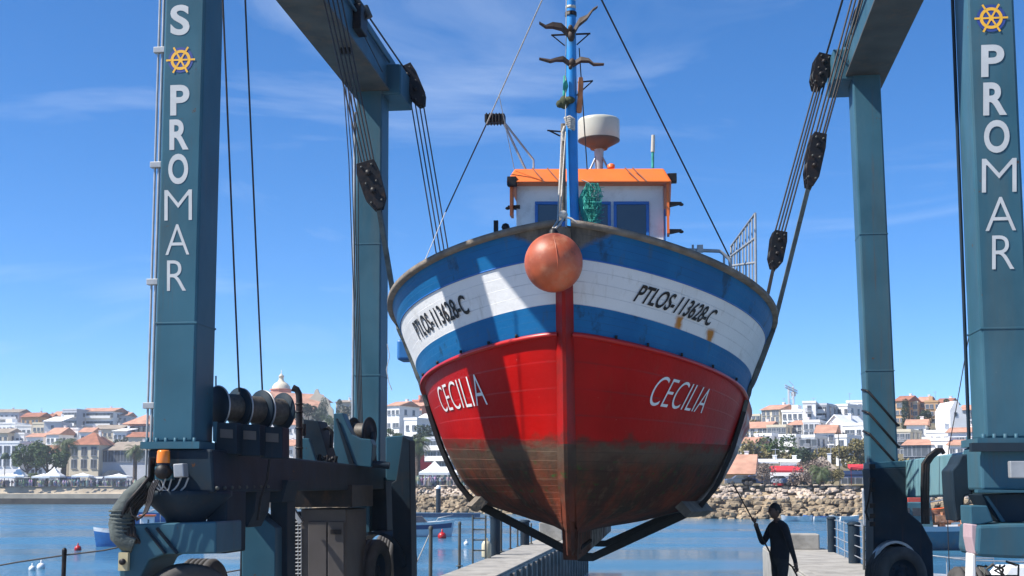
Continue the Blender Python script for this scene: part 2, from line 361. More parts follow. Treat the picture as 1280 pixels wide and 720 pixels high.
# lettering down the two front legs
def letters(parent,legc,rows,yf,xc):
    """rows: (text, y0, y1, widthpx, bold)"""
    face_v=legc[1]-.004; Yd=LF(legc[0],legc[1],0).y
    for (t,y0,y1,wp,bold,cx) in rows:
        p1=P(cx,y1,Yd); p0=P(cx,y0,Yd); uc=uv_of(p1)[0]; uc0=uv_of(p0)[0]
        zc0,zc1=p0.z,p1.z
        wm=abs(uv_of(P(cx+wp/2,y1,Yd))[0]-uv_of(P(cx-wp/2,y1,Yd))[0])
        uv,fs,_=text_mesh(t,1,bold)
        q=MB(); vs=[LF(legc[0]-0+((uc-legc[0])*b_+(uc0-legc[0])*(1-b_))+(a-.5)*wm,face_v,zc0+(zc1-zc0)*b_) for a,b_ in uv]
        n=len(vs); q.add(vs,fs)
        q.build('lettering',M['letter'],parent)
def wheel_emblem(parent,legc,cx,cy):
    Yd=LF(legc[0],legc[1],0).y; c=P(cx,cy,Yd); uc=uv_of(c)[0]; zc=c.z; fv=legc[1]
    def pt(r,a,o=0): return LF(uc+r*math.cos(a),fv-.004-o,zc+r*math.sin(a))
    q=MB(); q.add([pt(.155,2*math.pi*k/28) for k in range(28)],[tuple(range(28))]); q.build('emblem_ground',M['navy'],parent)
    q=MB(); n=30
    def ring(r0,r1,o):
        vs=[pt(r0,2*math.pi*k/n,o) for k in range(n)]+[pt(r1,2*math.pi*k/n,o) for k in range(n)]
        q.add(vs,[(k,(k+1)%n,(k+1)%n+n,k+n) for k in range(n)])
    ring(.088,.122,.003); ring(.001,.03,.004)
    for k in range(6):
        a=R(60*k)
        d=.012
        for r0,r1,w_ in ((.02,.09,.010),(.118,.178,.011)):
            c0,s0=math.cos(a),math.sin(a)
            vs=[LF(uc+r*c0-w_*sg*s0,fv-.0085,zc+r*s0+w_*sg*c0) for r,sg in ((r0,-1),(r1,-1),(r1,1),(r0,1))]
            q.add(vs,[(0,1,2,3)])
    q.build('wheel_emblem',M['gold'],parent)
letters(leg_fl,(0,0),[('S',45,7,25,.028,226),('P',145,107,25,.028,226),('R',188,150,25,.028,225),('O',231,193,26,.028,224),('M',276,238,36,-.012,224),('A',319,281,31,-.012,223),('R',364,326,25,-.008,222)],0,0)
wheel_emblem(leg_fl,(0,0),227,76)
fr=(FRu-.01,FRv-.003)
letters(leg_fr,fr,[('P',97,57,28,.028,1240),('R',145,104,29,.028,1243),('O',192,151,31,.028,1245),('M',241,199,42,-.012,1248),('A',289,247,37,-.012,1250),('R',337,295,27,-.008,1253)],0,0)
wheel_emblem(leg_fr,fr,1238,24)
# weld seams and bolted joint plates
def seam(legc,legt,z,parent):
    t=(z-ZF)/(ZB-ZF); u=legc[0]+(legt[0]-legc[0])*t; v=legc[1]; q=MB(); e=.006
    q.hex([LF(u-e,v-e,z-.012),LF(u+LU+e,v-e,z-.012),LF(u+LU+e,v+LV+e,z-.012),LF(u-e,v+LV+e,z-.012),LF(u-e,v-e,z+.012),LF(u+LU+e,v-e,z+.012),LF(u+LU+e,v+LV+e,z+.012),LF(u-e,v+LV+e,z+.012)])
    q.build('weld_seam',M['teal'],parent,bevel=.005)
for z in (3.9,): seam((0,0),(0,0),z,leg_fl)
for z in (3.7,): seam((FRu,FRv),(FRu-.02,FRv),z,leg_fr)
for z in (4.1,6.6): seam(RLc,(RLt[0],RLc[1]),z,leg_rl); seam(RRc,(RRt[0],RRc[1]),z,leg_rr)
# pipes and clips up the left leg, second leg
q=MB()
for du,rr in ((-.05,.018),(-.10,.014)): q.tube([LF(du,.1,1.8),LF(du,.1,ZB-.1)],rr,6)
q.build('pipe',M['galv'],leg_fl)
for zz in (2.95,4.4,5.8,7.2,8.6):
    c=MB(); c.box(LF(-.08,.1,zz),U*.07,Vv*.04,Z*.035); c.build('pipe_clip',M['galv'],leg_fl,bevel=.006)
q=MB(); q.tube([LF(RLc[0]-.06,RLc[1]+.15,2.4),LF(RLt[0]-.06,RLc[1]+.15,ZB-.4)],.03,6)
q.build('pipe',M['galv'],leg_rl)
q=MB(); q.tube([LF(FRu-.04,FRv+.6,2.3),LF(FRu-.04,FRv+.6,ZB)],.02,6); q.build('pipe',M['tealdark'],leg_fr)
# ---- lower side structures
def box_uv(q,u0,u1,v0,v1,z0,z1,mi=None):
    q.hex([LF(u0,v0,z0),LF(u1,v0,z0),LF(u1,v1,z0),LF(u0,v1,z0),LF(u0,v0,z1),LF(u1,v0,z1),LF(u1,v1,z1),LF(u0,v1,z1)],mi)
def YL(v): return LF(0,v,0).y
# left side beam
q=MB(); zt0=zat(571,15.4); zb0=zat(616,15.4); RV=RLc[1]
q.hex([LF(-.02,-.05,zb0),LF(.78,-.05,zb0),LF(RLc[0]+.72,RV+.3,1.98),LF(RLc[0]-.05,RV+.3,1.98),LF(-.02,-.05,ZF-.08),LF(.74,-.05,ZF-.08),LF(RLc[0]+.7,RV+.3,2.36),LF(RLc[0]-.05,RV+.3,2.36)])
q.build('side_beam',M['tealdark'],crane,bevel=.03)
# front kingpin cone and bogie
def lathe_part(prof,c,name,m,parent=crane,n=24): 
    q=MB(); q.lathe(prof,c,n=n); return q.build(name,m,parent)
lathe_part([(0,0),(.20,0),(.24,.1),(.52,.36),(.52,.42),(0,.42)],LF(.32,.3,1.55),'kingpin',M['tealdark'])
bog=MB(); Yb=15.2
def PX(px,py,v): # point at pixel on the plane of depth v (gantry frame) - returns u,z
    Y=FL.y+v; p=P(px,py,Y); return p
def plate(pts,v,th,name,m,parent=crane,bev=.012,yy=None):
    Y=yy if yy else FL.y+v
    q=MB(); q.prism([P(x,y,Y) for x,y in pts],Vv*th); return q.build(name,m,parent,bevel=bev)
plate([(258,614),(284,614),(283,692),(258,692)],.3,.7,'bogie_riser',M['tealdark'],bev=.02)  # dark paint stands in for the shade under the beam
bg_=plate([(168,655),(270,652),(270,692),(205,693),(186,700),(176,720),(172,760),(150,760),(148,690),(156,682)],-.15,.9,'bogie_frame',M['teal'],bev=.02)
q=MB(); 
for (x,y) in ((152,672),): 
    c=P(155,702,FL.y-.2); q.box(c,U*.055,Vv*.03,Z*.10,0); q.lathe([(0,.06),(.035,.06),(.035,0)],c,axis=-Vv,n=14,mi=1)
q.build('control_box',[mat('cream_switch_box',(.45,.38,.22),.5),M['black']],bg_)
# diagonal stiffeners on bogie
q=MB()
for x0,x1 in ((182,207),(196,222)):
    a=P(x0,660,FL.y-.18); b_=P(x1,692,FL.y-.18); q.tube([a,b_],.02,4)
q.build('stiffener',M['tealdark'],bg_)
def wheel(c,axis,r,wd,parent=crane,name='wheel'):
    ax=V(axis).normalized(); h=wd/2
    q=MB(); 
    prof=[(r*.58,-h*.9),(r*.8,-h),(r*.93,-h*.95),(r,-h*.7)]
    for g in (-.45,-.15,.15,.45):
        prof+=[(r,h*(g-.055)),(r*.935,h*(g-.03)),(r*.935,h*(g+.03)),(r,h*(g+.055))]
    prof+=[(r,h*.7),(r*.93,h*.95),(r*.8,h),(r*.58,h*.9),(r*.58,-h*.9)]
    q.lathe(prof,c,axis=ax,n=40)
    w_=q.build('wheel',M['rubber'],parent)
    q=MB(); q.lathe([(r*.585,-h*.8),(r*.5,-h*.5),(r*.2,-h*.45),(r*.2,-h*.7),(0,-h*.7)],c,axis=ax,n=24)
    q.lathe([(r*.585,h*.8),(r*.5,h*.5),(r*.2,h*.45),(r*.2,h*.7),(0,h*.7)],c,axis=ax,n=24)
    for k in range(8):
        a=2*math.pi*k/8; aa=ax.cross(Z).normalized()
        for sg in (-1,1):
            q.lathe([(0,h*.56*sg),(.02,h*.56*sg),(.02,h*.44*sg)],V(c)+(aa*math.cos(a)+Z*math.sin(a))*r*.36,axis=ax,n=6)
    q.build('rim',M['tealdark'],w_)
    return w_
wheel(LF(.42,.15,.58),(.55,-.83,0),.56,.42); wheel(LF(.05,1.6,.56),U,.56,.42)
# drop column and cabinet between the legs, left side
q=MB(); box_uv(q,.95,1.25,1.0,1.9,-.0,zb0+.05); 
plate([(302,638),(312,634),(344,660),(344,800),(302,800)],2.6,.5,'leg_plate',M['teal'])
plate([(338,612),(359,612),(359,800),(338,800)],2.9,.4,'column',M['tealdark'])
cab=plate([(376,636),(433,636),(433,800),(376,800)],6.2,1.4,'engine_cabinet',M['cabinet'],bev=.02)
plate([(358,606),(440,606),(440,634),(358,634)],6.1,1.5,'cabinet_top',M['black'],cab)
for (x0,x1) in ((385,408),(410,430)): plate([(x0,652),(x1,652),(x1,800),(x0,800)],6.17,.02,'cabinet_door',M['cabinet'],cab,bev=.008)
plate([(413,662),(426,662),(426,668),(413,668)],6.14,.01,'name_plate',M['black'],cab,bev=0)
q=MB(); Yg=FL.y+6.15
for k in range(26):
    y=648+k*4.6; q.tube([P(360,y,Yg),P(376,y,Yg)],.010,4)
for x in (360,364.2,368.4,372.6,376.5): q.tube([P(x,646,Yg),P(x,768,Yg)],.008,4)
q.build('grille',M['galv'],cab)
q=MB(); q.prism([P(358,640,Yg+.12),P(378,640,Yg+.12),P(378,790,Yg+.12),P(358,790,Yg+.12)],Vv*.8); q.build('radiator',M['black'],cab)
plate([(350,618),(356,618),(378,652),(374,656)],5.9,.1,'brace',M['galv'],cab)
# exhaust
q=MB(); Ye=FL.y+5
q.tube([P(374,574,Ye),P(374,500,Ye),P(373.5,492,Ye),P(371,487,Ye),P(366,485,Ye)],[.052,.05,.05,.05,.055],12)
for y in (505,515,535,560): q.lathe([(.05,-.012),(.062,-.012),(.062,.012),(.05,.012)],P(374,y,Ye),n=12)
q.build('exhaust_pipe',M['black'],crane)
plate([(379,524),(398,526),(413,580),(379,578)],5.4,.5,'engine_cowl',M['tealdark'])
plate([(376,548),(386,548),(396,579),(376,577)],5.2,.1,'cowl_side',M['teal'])
q=MB()
for k in range(7):
    x=398+k*3.4; q.tube([P(x,578-k%3*2,FL.y+5.3),P(x+2,568+((k*5)%7),FL.y+5.3)],.03,8)
q.tube([P(403,545,FL.y+5.6),P(404,537,FL.y+5.6),P(410,535,FL.y+5.6),P(415,540,FL.y+5.6),P(414,560,FL.y+5.6)],.03,8)
q.tube([P(380,545,FL.y+5.1),P(380,530,FL.y+5.1)],.03,8)
q.build('engine_block',M['black'],crane)
br_=plate([(417,517),(428,516),(434,531),(440,543),(450,548),(463,549),(466,556),(464,584),(417,580)],6.8,.3,'winch_bracket',M['teal'],bev=.012)
plate([(419,523),(422,523),(444,583),(437,583)],6.77,.02,'stiffener',M['tealdark'],br_)
# rear-left slanted housing
plate([(482,546),(506,544),(497,601),(482,601)],8.4,.8,'housing',M['teal'],bev=.015)
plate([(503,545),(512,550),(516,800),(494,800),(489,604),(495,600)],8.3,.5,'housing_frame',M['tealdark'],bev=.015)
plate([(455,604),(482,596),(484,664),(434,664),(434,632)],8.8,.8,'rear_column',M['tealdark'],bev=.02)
plate([(442,610),(462,610),(462,665),(442,690)],8.6,.2,'gusset',M['teal'],bev=.01)
# fender arch over the rear tyre
q=MB(); cR=G(466,760); Yt=FL.y+8.2
arc=[]
for k in range(13):
    a=math.pi*k/12; arc.append((468-39*math.cos(a),706-42*math.sin(a)))
out=arc+[(x+(468-x)*.14,y+4) for x,y in reversed(arc)]
q.prism([P(x,y,Yt) for x,y in out],Vv*1.1); q.build('fender',M['tealdark'],crane)
wheel(V((P(461,675,Yt-.2).x,Yt-.35,.56)),(.975,-.22,0),.56,.55)
wheel(LF(RLc[0]+.3,RV+1.8,.55),U,.55,.42)
# winches: drum thing parts
def drum(c,axis,r,wd,rope_r,parent=crane,nrope=9,name='winch_drum'):
    ax=V(axis).normalized(); q=MB(); h=wd/2
    for sg in (-1,1):
        q.lathe([(0,sg*h-.012),(r*.98,sg*h-.012),(r,sg*h),(r*.98,sg*h+.012),(r*.86,sg*h+.014),(r*.84,sg*h+.004),(.3*r,sg*h+.004),(.3*r,sg*h+.03),(0,sg*h+.03)],c,axis=ax,n=32,mi=0)
    o=q.build('winch_drum',M['tealdark'],parent)
    q=MB(); prof=[]
    for k in range(nrope):
        x0=-h+.012+(wd-.024)*k/nrope; dx=(wd-.024)/nrope
        prof+=[(rope_r-.012,x0),(rope_r,x0+dx*.5)]
    prof+=[(rope_r-.012,h-.012)]
    q.lathe(prof,c,axis=ax,n=24); q.build('wound_rope',mat('wound_steel_rope',(.085,.075,.065),.6,.3,.3,20) if 'wr' not in M else M['wr'],o)
    return o
M['wr']=mat('wound_steel_rope',(.085,.075,.065),.6,.3,.3,20)
dax=V((.66,.75,0)).normalized()
for i in range(3):
    c=P(285,509,15.95)+dax*.34*i-Z*.01*i; o=drum(c,dax,.25-.004*i,.31,.165)
    q=MB(); n_=36; ax2=dax; aa2=Z.cross(ax2).normalized(); cc=c-dax*.155
    q.tube([cc+(aa2*math.cos(2*math.pi*k/n_)+Z*math.sin(2*math.pi*k/n_))*.247 for k in range(n_+1)],.011,6); q.build('flange_rim',M['galv'],o)
    x=(277,306,334)[i]; y=(528,530,533)[i]
    q=MB(); Y=15.55+.2*i; q.prism([P(x-9,y,Y),P(x+19,y+1,Y),P(x+19,y+40,Y),P(x-9,y+40,Y)],Vv*.3,0)
    o=q.build('winch_mount',M['tealdark'],crane,bevel=.012)
    q=MB(); q.prism([P(x-11,y-1,Y-.02),P(x-6,y-1,Y-.02),P(x-7,y+25,Y-.02),P(x-11,y+23,Y-.02)],Vv*.02); q.build('edge_plate',M['teal'],o)
    q=MB(); q.prism([P(x-2,y+8,Y-.012),P(x+14,y+9,Y-.012),P(x+14,y+20,Y-.012),P(x-2,y+19,Y-.012)],Vv*.01); q.build('cover_plate',M['cabinet'],o,bevel=.003)
drum(P(452,541,FL.y+7.4),(.93,-.36,0),.27,.30,.17,nrope=9)
q=MB(); q.tube([P(466,580,FL.y+6.9),P(487,582,FL.y+6.9)],.06,12); q.tube([P(452,541,FL.y+7.4)+V((.2,-.08,0)),P(466,560,FL.y+7.2),P(468,582,FL.y+7.0)],.05,8); q.build('winch_arm',M['tealdark'],crane)
# hydraulic lines and bolts along the side beam
for k in range(3):
    q=MB(); y=578+k*5; q.tube([P(268,y+2,15.3),P(300,y+3,16.4),P(340,y+4,18.0),P(400,y+6-k,20.8),P(452,y+8-k*2,23.6)],.016,6); q.build('hydraulic_line',M['tealdark'] if k!=1 else M['cabinet'],crane)
for k in range(8):
    q=MB(); q.lathe([(0,.03),(.022,.03),(.022,-.01)],P(272+k*9,610-k*.3,15.1+k*.28),axis=-Vv,n=6); q.build('bolt',M['under'],crane)
# beam markings
q=MB()
for y0 in (586,592,598):
    q.add([P(397,y0,21.0),P(404,y0,21.0),P(404,y0+3.5,21.0),P(397,y0+3.5,21.0)],[(0,1,2,3)])
# beacon, camera, junction box on the left front
def local_lathe(px,py,Y,prof,name,m,axis=Z,n=20,parent=crane): 
    q=MB(); q.lathe(prof,P(px,py,Y),axis=axis,n=n); return q.build(name,m,parent)
be=local_lathe(204,586,15.0,[(0,0),(.07,0),(.07,.06),(.055,.07)],'beacon_base',M['tealdark'])
q=MB(); q.lathe([(.074,.02),(.076,.05),(.07,.15),(.06,.165),(0,.168)],P(204,581,15.0),n=20); q.build('beacon',M['amber'],be)
local_lathe(202,590,14.9,[(0,-.02),(.075,-.02),(.08,.0),(.08,.14),(0,.14)],'work_lamp',M['black'],axis=Vv)
local_lathe(202,590,14.88,[(0,0),(.045,0),(.05,.02)],'lamp_glass',M['glass'],axis=Vv)
plate([(216,580),(229,579),(230,596),(217,597)],-.35,.15,'junction_box',M['galv'])
plate([(193,583),(215,583),(215,600),(193,602)],-.2,.1,'lamp_bracket',M['teal'])
# hose bundle
q=MB(); Yh=15.1
q.tube([P(186,600,Yh),P(177,608,Yh),P(164,622,Yh),P(154,638,Yh),P(150,655,Yh),P(152,668,Yh),P(160,676,Yh),P(170,680,Yh)],[.07,.09,.11,.125,.13,.135,.13,.12],16)
o=q.build('hose_sleeve',M['tarp'],crane)
q=MB()
for k in range(5):
    d=k*.03; q.tube([P(188+k,572,Yh-.02),P(187+k*.7,596,Yh-.04+d),P(176+k*3,610+k*2,Yh-.1+d),P(160+k*3,628+k*2,Yh-.12+d),P(150+k*4,650,Yh-.1+d),P(152+k*4,668,Yh-.1),P(162+k*4,684,Yh)],.024,8)
q.build('hose',M['black'],o)
q=MB()
for k in range(7): 
    y=640+k*5; q.lathe([(.13,0),(.142,.012),(.13,.024)],P(151+k*.4,y,Yh),n=14)
q.build('hose_tie',M['tarp'],o)
# loose cables under the body
q=MB()
for k in range(4):
    random.seed(k); pts=[]
    x0=192+k*3; 
    for j in range(9):
        t=j/8; pts.append(P(x0+ (60+k*3)*t*0.5*(1 if k%2 else .5), 600+14*math.sin(math.pi*t)*(1+.2*k)+random.uniform(-2,2)-(2*t), 14.95+.02*k))
    q.tube(pts,.011,5)
q.build('loose_cable',M['galv'],crane); q=MB()
for k in range(4):
    pts=[(199-k*2,600),(193-k*2,612),(190-k*2,626+k),(184-k*2,640+k*2),(174-k,648+k),(165,644-k),(163,634)]
    q.tube([P(x,y,14.9+.02*k) for x,y in pts],.010,5)
q.build('loose_cable',M['cable'],crane)
q=MB()
for k in range(4):
    r=10+k*2
    q.tube([P(278+k*5,610,16.2),P(275+k*3,640+k*2,16.2),P(284+k*2,668+r*.3,16.2),P(292+k,670,16.2),P(300,652,16.2),P(302-k,616,16.2)],.022,7)
q.build('hose',M['black'],crane)
plate([(300,600),(322,600),(318,640),(308,660),(300,650)],1.5,.6,'bracket_plate',M['tealdark'])
plate([(318,600),(360,600),(352,628),(330,628)],2.5,.6,'bracket_plate',M['tealdark'])
q=MB(); q.tube([P(337,574,15.9),P(334,600,15.9),P(326,622,15.9),P(322,650,15.9)],.016,6); q.build('cable',M['black'],crane)
# ---- right side
zrb=zat(621,FL.y+9); zrt=zat(577,FL.y+9)
ur0=RRc[0]; 
q=MB(); Y0,Y1=15.2,24.2
a0=P(1206,566,Y0);a1=P(1206,617,Y0)
q.prism([P(1128,576,24.0),P(1216,563,15.0),P(1216,617,15.0),P(1128,622,24.0)],U*.45); q.build('side_beam',M['teallit'],crane,bevel=.02)
q=MB()
for x,yt,yb,Y in ((1142,575,621,22.3),(1163,571,620,19.6),(1167,570,620,19.2)):
    p=P(x,yt,Y-.05); p2=P(x,yb,Y-.05); q.tube([p,p2],.018,4)
q.build('beam_joint',M['black'],crane)
plate([(1190,588),(1197,580),(1202,569),(1216,566),(1216,618),(1206,620),(1202,650),(1196,652),(1192,626)],0.1,.6,'brace',M['tealdark'],yy=14.6,bev=.015)
q=MB(); box_uv(q,FRu-.08,FRu+LU+.14,FRv-.1,FRv+LV+.1,zat(613,14.0),ZF-.08); q.build('lower_leg_box',M['teal'],crane,bevel=.03)
q=MB(); q.box((P(1255,559,13.85)),U*.34,Vv*.06,Z*.045); q.build('shadow_ledge',M['tealdark'],crane)
plate([(1222,612),(1280,613),(1310,613),(1310,616),(1222,616)],0,.15,'ledge',M['teal'],yy=13.8,bev=.004)
plate([(1227,618),(1300,616),(1300,650),(1262,654),(1246,652)],0,.7,'kingpin',M['tealdark'],yy=13.95)
plate([(1231,620),(1235,620),(1257,652),(1252,653)],0,.03,'edge_plate',M['teal'],yy=13.9,bev=.003)
plate([(1213,632),(1234,632),(1242,652),(1224,656),(1214,656)],0,.5,'bogie_head',M['teal'],yy=13.7)
plate([(1223,657),(1268,655),(1330,655),(1330,700),(1268,698),(1225,696),(1221,690)],0,.9,'bogie_frame',M['teal'],yy=13.5,bev=.03)
plate([(1214,655),(1222,656),(1222,694),(1218,692),(1214,672)],0,.4,'reflector_plate',mat('faded_pink_plate',(.42,.30,.32),.6),yy=13.6)
plate([(1215,692),(1220,693),(1221,800),(1212,800)],0,.3,'white_post',M['white'],yy=13.65)
q=MB(); q.box(P(1278,587,13.3),U*.13,Vv*.05,Z*.085,0); q.build('light_box',M['galv'],crane,bevel=.01)
for x,y,r in ((1232,708,10),(1245,712,9),(1225,714,8)):
    pass
q=MB()
random.seed(5)
for k in range(5):
    x=1230+k*9; pts=[P(x+random.uniform(-8,8),703+random.uniform(-3,22)*(j/4)+abs(j-2)*2,13.6+random.uniform(-.1,.1)) for j in range(5)]
    q.tube(pts,.012,5)
q.build('loose_cable',M['under'],crane)
wheel(V((P(1275,740,13.5).x+.0,13.95,.55)),U,.55,.42); wheel(V((P(1275,740,13.5).x+.15,15.4,.55)),U,.55,.42)
# rear right bottom
plate([(1087,585),(1134,583),(1135,640),(1152,654),(1166,680),(1170,800),(1092,800),(1092,640)],0,1.0,'rear_column',M['tealdark'],yy=23.3,bev=.03)
plate([(1088,578),(1132,576),(1133,584),(1088,586)],0,.9,'flange',M['teal'],yy=23.3)
arc=[(1120-28*math.cos(math.pi*k/12),706-30*math.sin(math.pi*k/12)) for k in range(13)]
out=arc+[(x+(1120-x)*.1,y+3) for x,y in reversed(arc)]
q=MB(); q.prism([P(x,y,22.9) for x,y in out],Vv*.4); q.build('fender',M['galv'],crane)
wheel(V((P(1120,720,23).x,23.0,.5)),(.3,-.95,0),.5,.5); wheel(V((P(1120,720,24.8).x+.05,24.9,.55)),U,.55,.42)
q=MB()
for y in (583,600,612,632,645,655): q.box(P(1090,y,23.2),U*.05,Vv*.05,Z*.04)
q.tube([P(1089,600,23.1),P(1086,625,23.1),P(1082,640,23.1),P(1086,650,23.1)],.02,6)
q.build('hinge',M['black'],crane)
# rope turns round rear right leg
for y0,y1 in ((488,530),(515,557),(541,582)):
    q=MB(); uu,vv=RRc; z0,z1=zat(y0,23.7),zat(y1,23.6); ul=uu-.012
    q.tube([LF(ul-.02,vv+.5,z0+.05),LF(ul-.022,vv+.02,z0),LF(ul+.02,vv-.022,z0-.02),LF(ul+LU,vv-.022,z1),LF(ul+LU+.04,vv+.02,z1-.02),LF(ul+LU+.04,vv+.5,z1-.02)],.022,7); q.build('chafe_rope',M['black'],crane)
# hose loop over right beam
q=MB()
for k in range(3):
    o_=k*3
    q.tube([P(1154+o_,655,18.2),P(1153+o_,610,18.2),P(1154+o_,580,18.2),P(1160+o_,571,18.2),P(1171+o_*.6,562+k,18.2),P(1177+o_*.3,562+k,18.2),P(1180,567,18.2)],.028,7)
q.build('hose',M['black'],crane)
# ------------------------------------------------------------------ sheaves, blocks, cables
def block(c0,c1,w0,name='hoist_block',th=.16,parent=crane,sheaves=2,hook=True):
    """a pulley block between two world points"""
    c0=V(c0);c1=V(c1); ax=(c1-c0); ln=ax.length; ax.normalize(); view=V((0,1,0)); sd=ax.cross(view).normalized(); nn=sd.cross(ax)
    q=MB(); ww=w0
    for k in (-1,0,1):
        o=nn*(k*th/2)
        out=[c0-sd*ww*.45,c0+sd*ww*.45,c0+ax*ln*.25+sd*ww*.55,c0+ax*ln*.8+sd*ww*.5,c1+sd*ww*.2,c1-sd*ww*.2,c0+ax*ln*.75-sd*ww*.5,c0+ax*ln*.2-sd*ww*.58]
        q.prism([p+o for p in out],nn*.018)
    ob=q.build(name,M['black'],parent,bevel=.005)
    q=MB()
    for t in (.25,.62):
        for k in (-.5,.5):
            r=ww*.53
            q.lathe([(r,-.03),(r*.85,-.012),(r*.85,.012),(r,.03),(r*.2,.03)],c0+ax*ln*t+nn*k*th/2,axis=nn,n=20)
    q.build('sheave',M['under'],ob)
    for t in (.1,.45,.85):
        for s in (-.26,.26): q=MB(); q.lathe([(0,-th*.62),(.016,-th*.62),(.016,th*.62),(0,th*.62)],c0+ax*ln*t+sd*s*ww,axis=nn,n=6); q.build('bolt',M['under'],ob)
    for t in (.25,.62):
        q=MB(); q.lathe([(.0,-th*.7),(ww*.15,-th*.7),(ww*.15,th*.7),(0,th*.7)],c0+ax*ln*t,axis=nn,n=10); q.build('axle',M['black'],ob)
    q=MB(); q.tube([c1-ax*.03,c1+ax*.05],[.05,.03],8); q.build('shackle',M['black'],ob)
    return ob
def cab_(pts,r=.012,n=5,sag=0,name='hoist_cable',m=None,parent=crane):
    q=MB(); pts=[V(p) for p in pts]
    if sag:
        a,b_=pts[0],pts[-1]; pts=[a.lerp(b_,k/10)-Z*sag*math.sin(math.pi*k/10) for k in range(11)]
    q.tube(pts,r,n); return q.build(name,m or M['cable'],parent)
# left front bundle
YS=19.0
for x0,x1,xb in ((393,452,0),(399,456,0),(405,460,1),(411,464,1),(417,468,0)):
    cab_([P(x0-2,-60,YS+.1),P(x1,205,YS)],.013)
block(P(457,203,YS),P(474,262,YS),.30)
for d in (-4,0,4,8): cab_([P(428+d*.5,60,24),P(440+d,200 ,24.3),P(443+d*.6,330,24.4),P(450+d*.4,540,24.3)],.010)
# left rear sheave on the beam end and its cables
block(P(506,84,25.6),P(528,132,25.6),.30,th=.3)
for k in range(4): cab_([P(512+k*5,118,25.9),P(545+k*5.2,315,25.9),P(556+k*5,380,25.9)],.014)
block(P(553,365,25.9),P(566,420,25.9),.34)
# trolley and cable on top of left beam
block(P(425,8,22.3),P(452,34,22.3),.42,th=.3)
q=MB(); q.box(P(440,26,22.2),U*.22,Vv*.25,Z*.22); q.box(P(433,48,22.2),U*.1,Vv*.06,Z*.3); q.build('sheave_bracket',M['black'],crane,bevel=.02)
q=MB(); q.tube([P(462,20,22.3),P(456,14,22.3),P(442,-6,22.0),P(425,-30,22)],.05,8); q.tube([P(456,8,22.3),P(462,22,22.3)],.06,8); q.build('sheave_arm',M['under'],crane)
cab_([P(463,24,22.4),P(507,88,25.8)],.018); cab_([P(452,38,22.4),P(478,90,24)],.010)
cab_([P(402,-30,21.5),P(445,14,22.2)],.012)
# left pair of hoist lines from the drums
cab_([P(276,-60,14.9),P(281,60,15.1),P(299,490,16.0)],.012); cab_([P(304,-60,15.4),P(309,60,15.5),P(328,492,16.4)],.012)
cab_([P(270,470,15.8),P(270,490,15.9)],.01)
# right bundle
YR=18.3
block(P(1024,168,YR),P(1011,234,YR),.20,th=.2)
for x0,x1 in ((1066,1016),(1071,1020),(1076,1025),(1080,1028)): cab_([P(x0+12,-50,YR),P(x1,180,YR)],.014)
q=MB()
block(P(1030,70,24.4),P(1020,112,24.4),.28,th=.3)
for x0,x1 in ((1021,966),(1025,970),(1028,974),(1032,978)): cab_([P(x0,100,24.3),P(x1,300,24.3)],.017)
cab_([P(1056,-10,21),P(1033,68,24.4)],.02)
block(P(975,290,24.3),P(967,336,24.3),.26,th=.25)
for o in (-4,3): cab_([P(1102+o*.3,10,22.4),P(1058+o,88,24.0)],.02)
block(P(1076,10,23),P(1066,40,23.2),.16,th=.1)
q=MB(); q.lathe([(0,-.05),(.2,-.05),(.2,.05),(0,.05)],P(1034,84,24.5),axis=U,n=20); q.build('sheave',M['under'],crane)
q=MB(); q.box(P(1101,84,24.2),U*.08,Vv*.1,Z*.1); q.build('lug',M['tealdark'],crane)
for yy_,xx_ in ((100,1270),(120,1278)):
    pass
# ------------------------------------------------------------------ fishing boat
BA=R(6.3); BU=V((math.cos(BA),-math.sin(BA),0)); BV=V((math.sin(BA),math.cos(BA),0)); B0=V((.615,15.5,0))
def BF(s,l,z): return B0+BV*s+BU*l+Z*(z-l*.024)
#        W    s0   Lf   e    zs    z36   (levels keel..rail)
LV_=[(.10,.95,3.4,1.0,1.46,1.42),(.74,.72,5.0,1.05,1.60,1.53),(1.40,.58,4.8,.98,1.80,1.72),(1.76,.44,4.6,.88,2.10,2.08),
     (2.05,.32,4.35,.78,2.52,2.66),(2.30,.16,4.15,.68,3.88,3.40),(2.42,.12,4.1,.65,4.24,3.66),(2.62,.05,3.9,.62,4.76,4.18),(2.73,0,3.8,.60,5.12,4.44)]
def cr(vals,q):
    i=min(int(q),len(vals)-2); t=q-i
    p0=vals[max(i-1,0)];p1=vals[i];p2=vals[i+1];p3=vals[min(i+2,len(vals)-1)]
    if i in (4,) : m1=(p2-p1)*.9; m2=(p2-p1)*.9
    else: m1=(p2-p0)/2; m2=(p3-p1)/2
    if i+1==4: m2=(p2-p1)*1.0 if False else m2
    return (2*t**3-3*t*t+1)*p1+(t**3-2*t*t+t)*m1+(-2*t**3+3*t*t)*p2+(t**3-t*t)*m2
def lin(vals,q):
    i=min(int(q),len(vals)-2); t=q-i; return vals[i]*(1-t)+vals[i+1]*t
SE=13.2
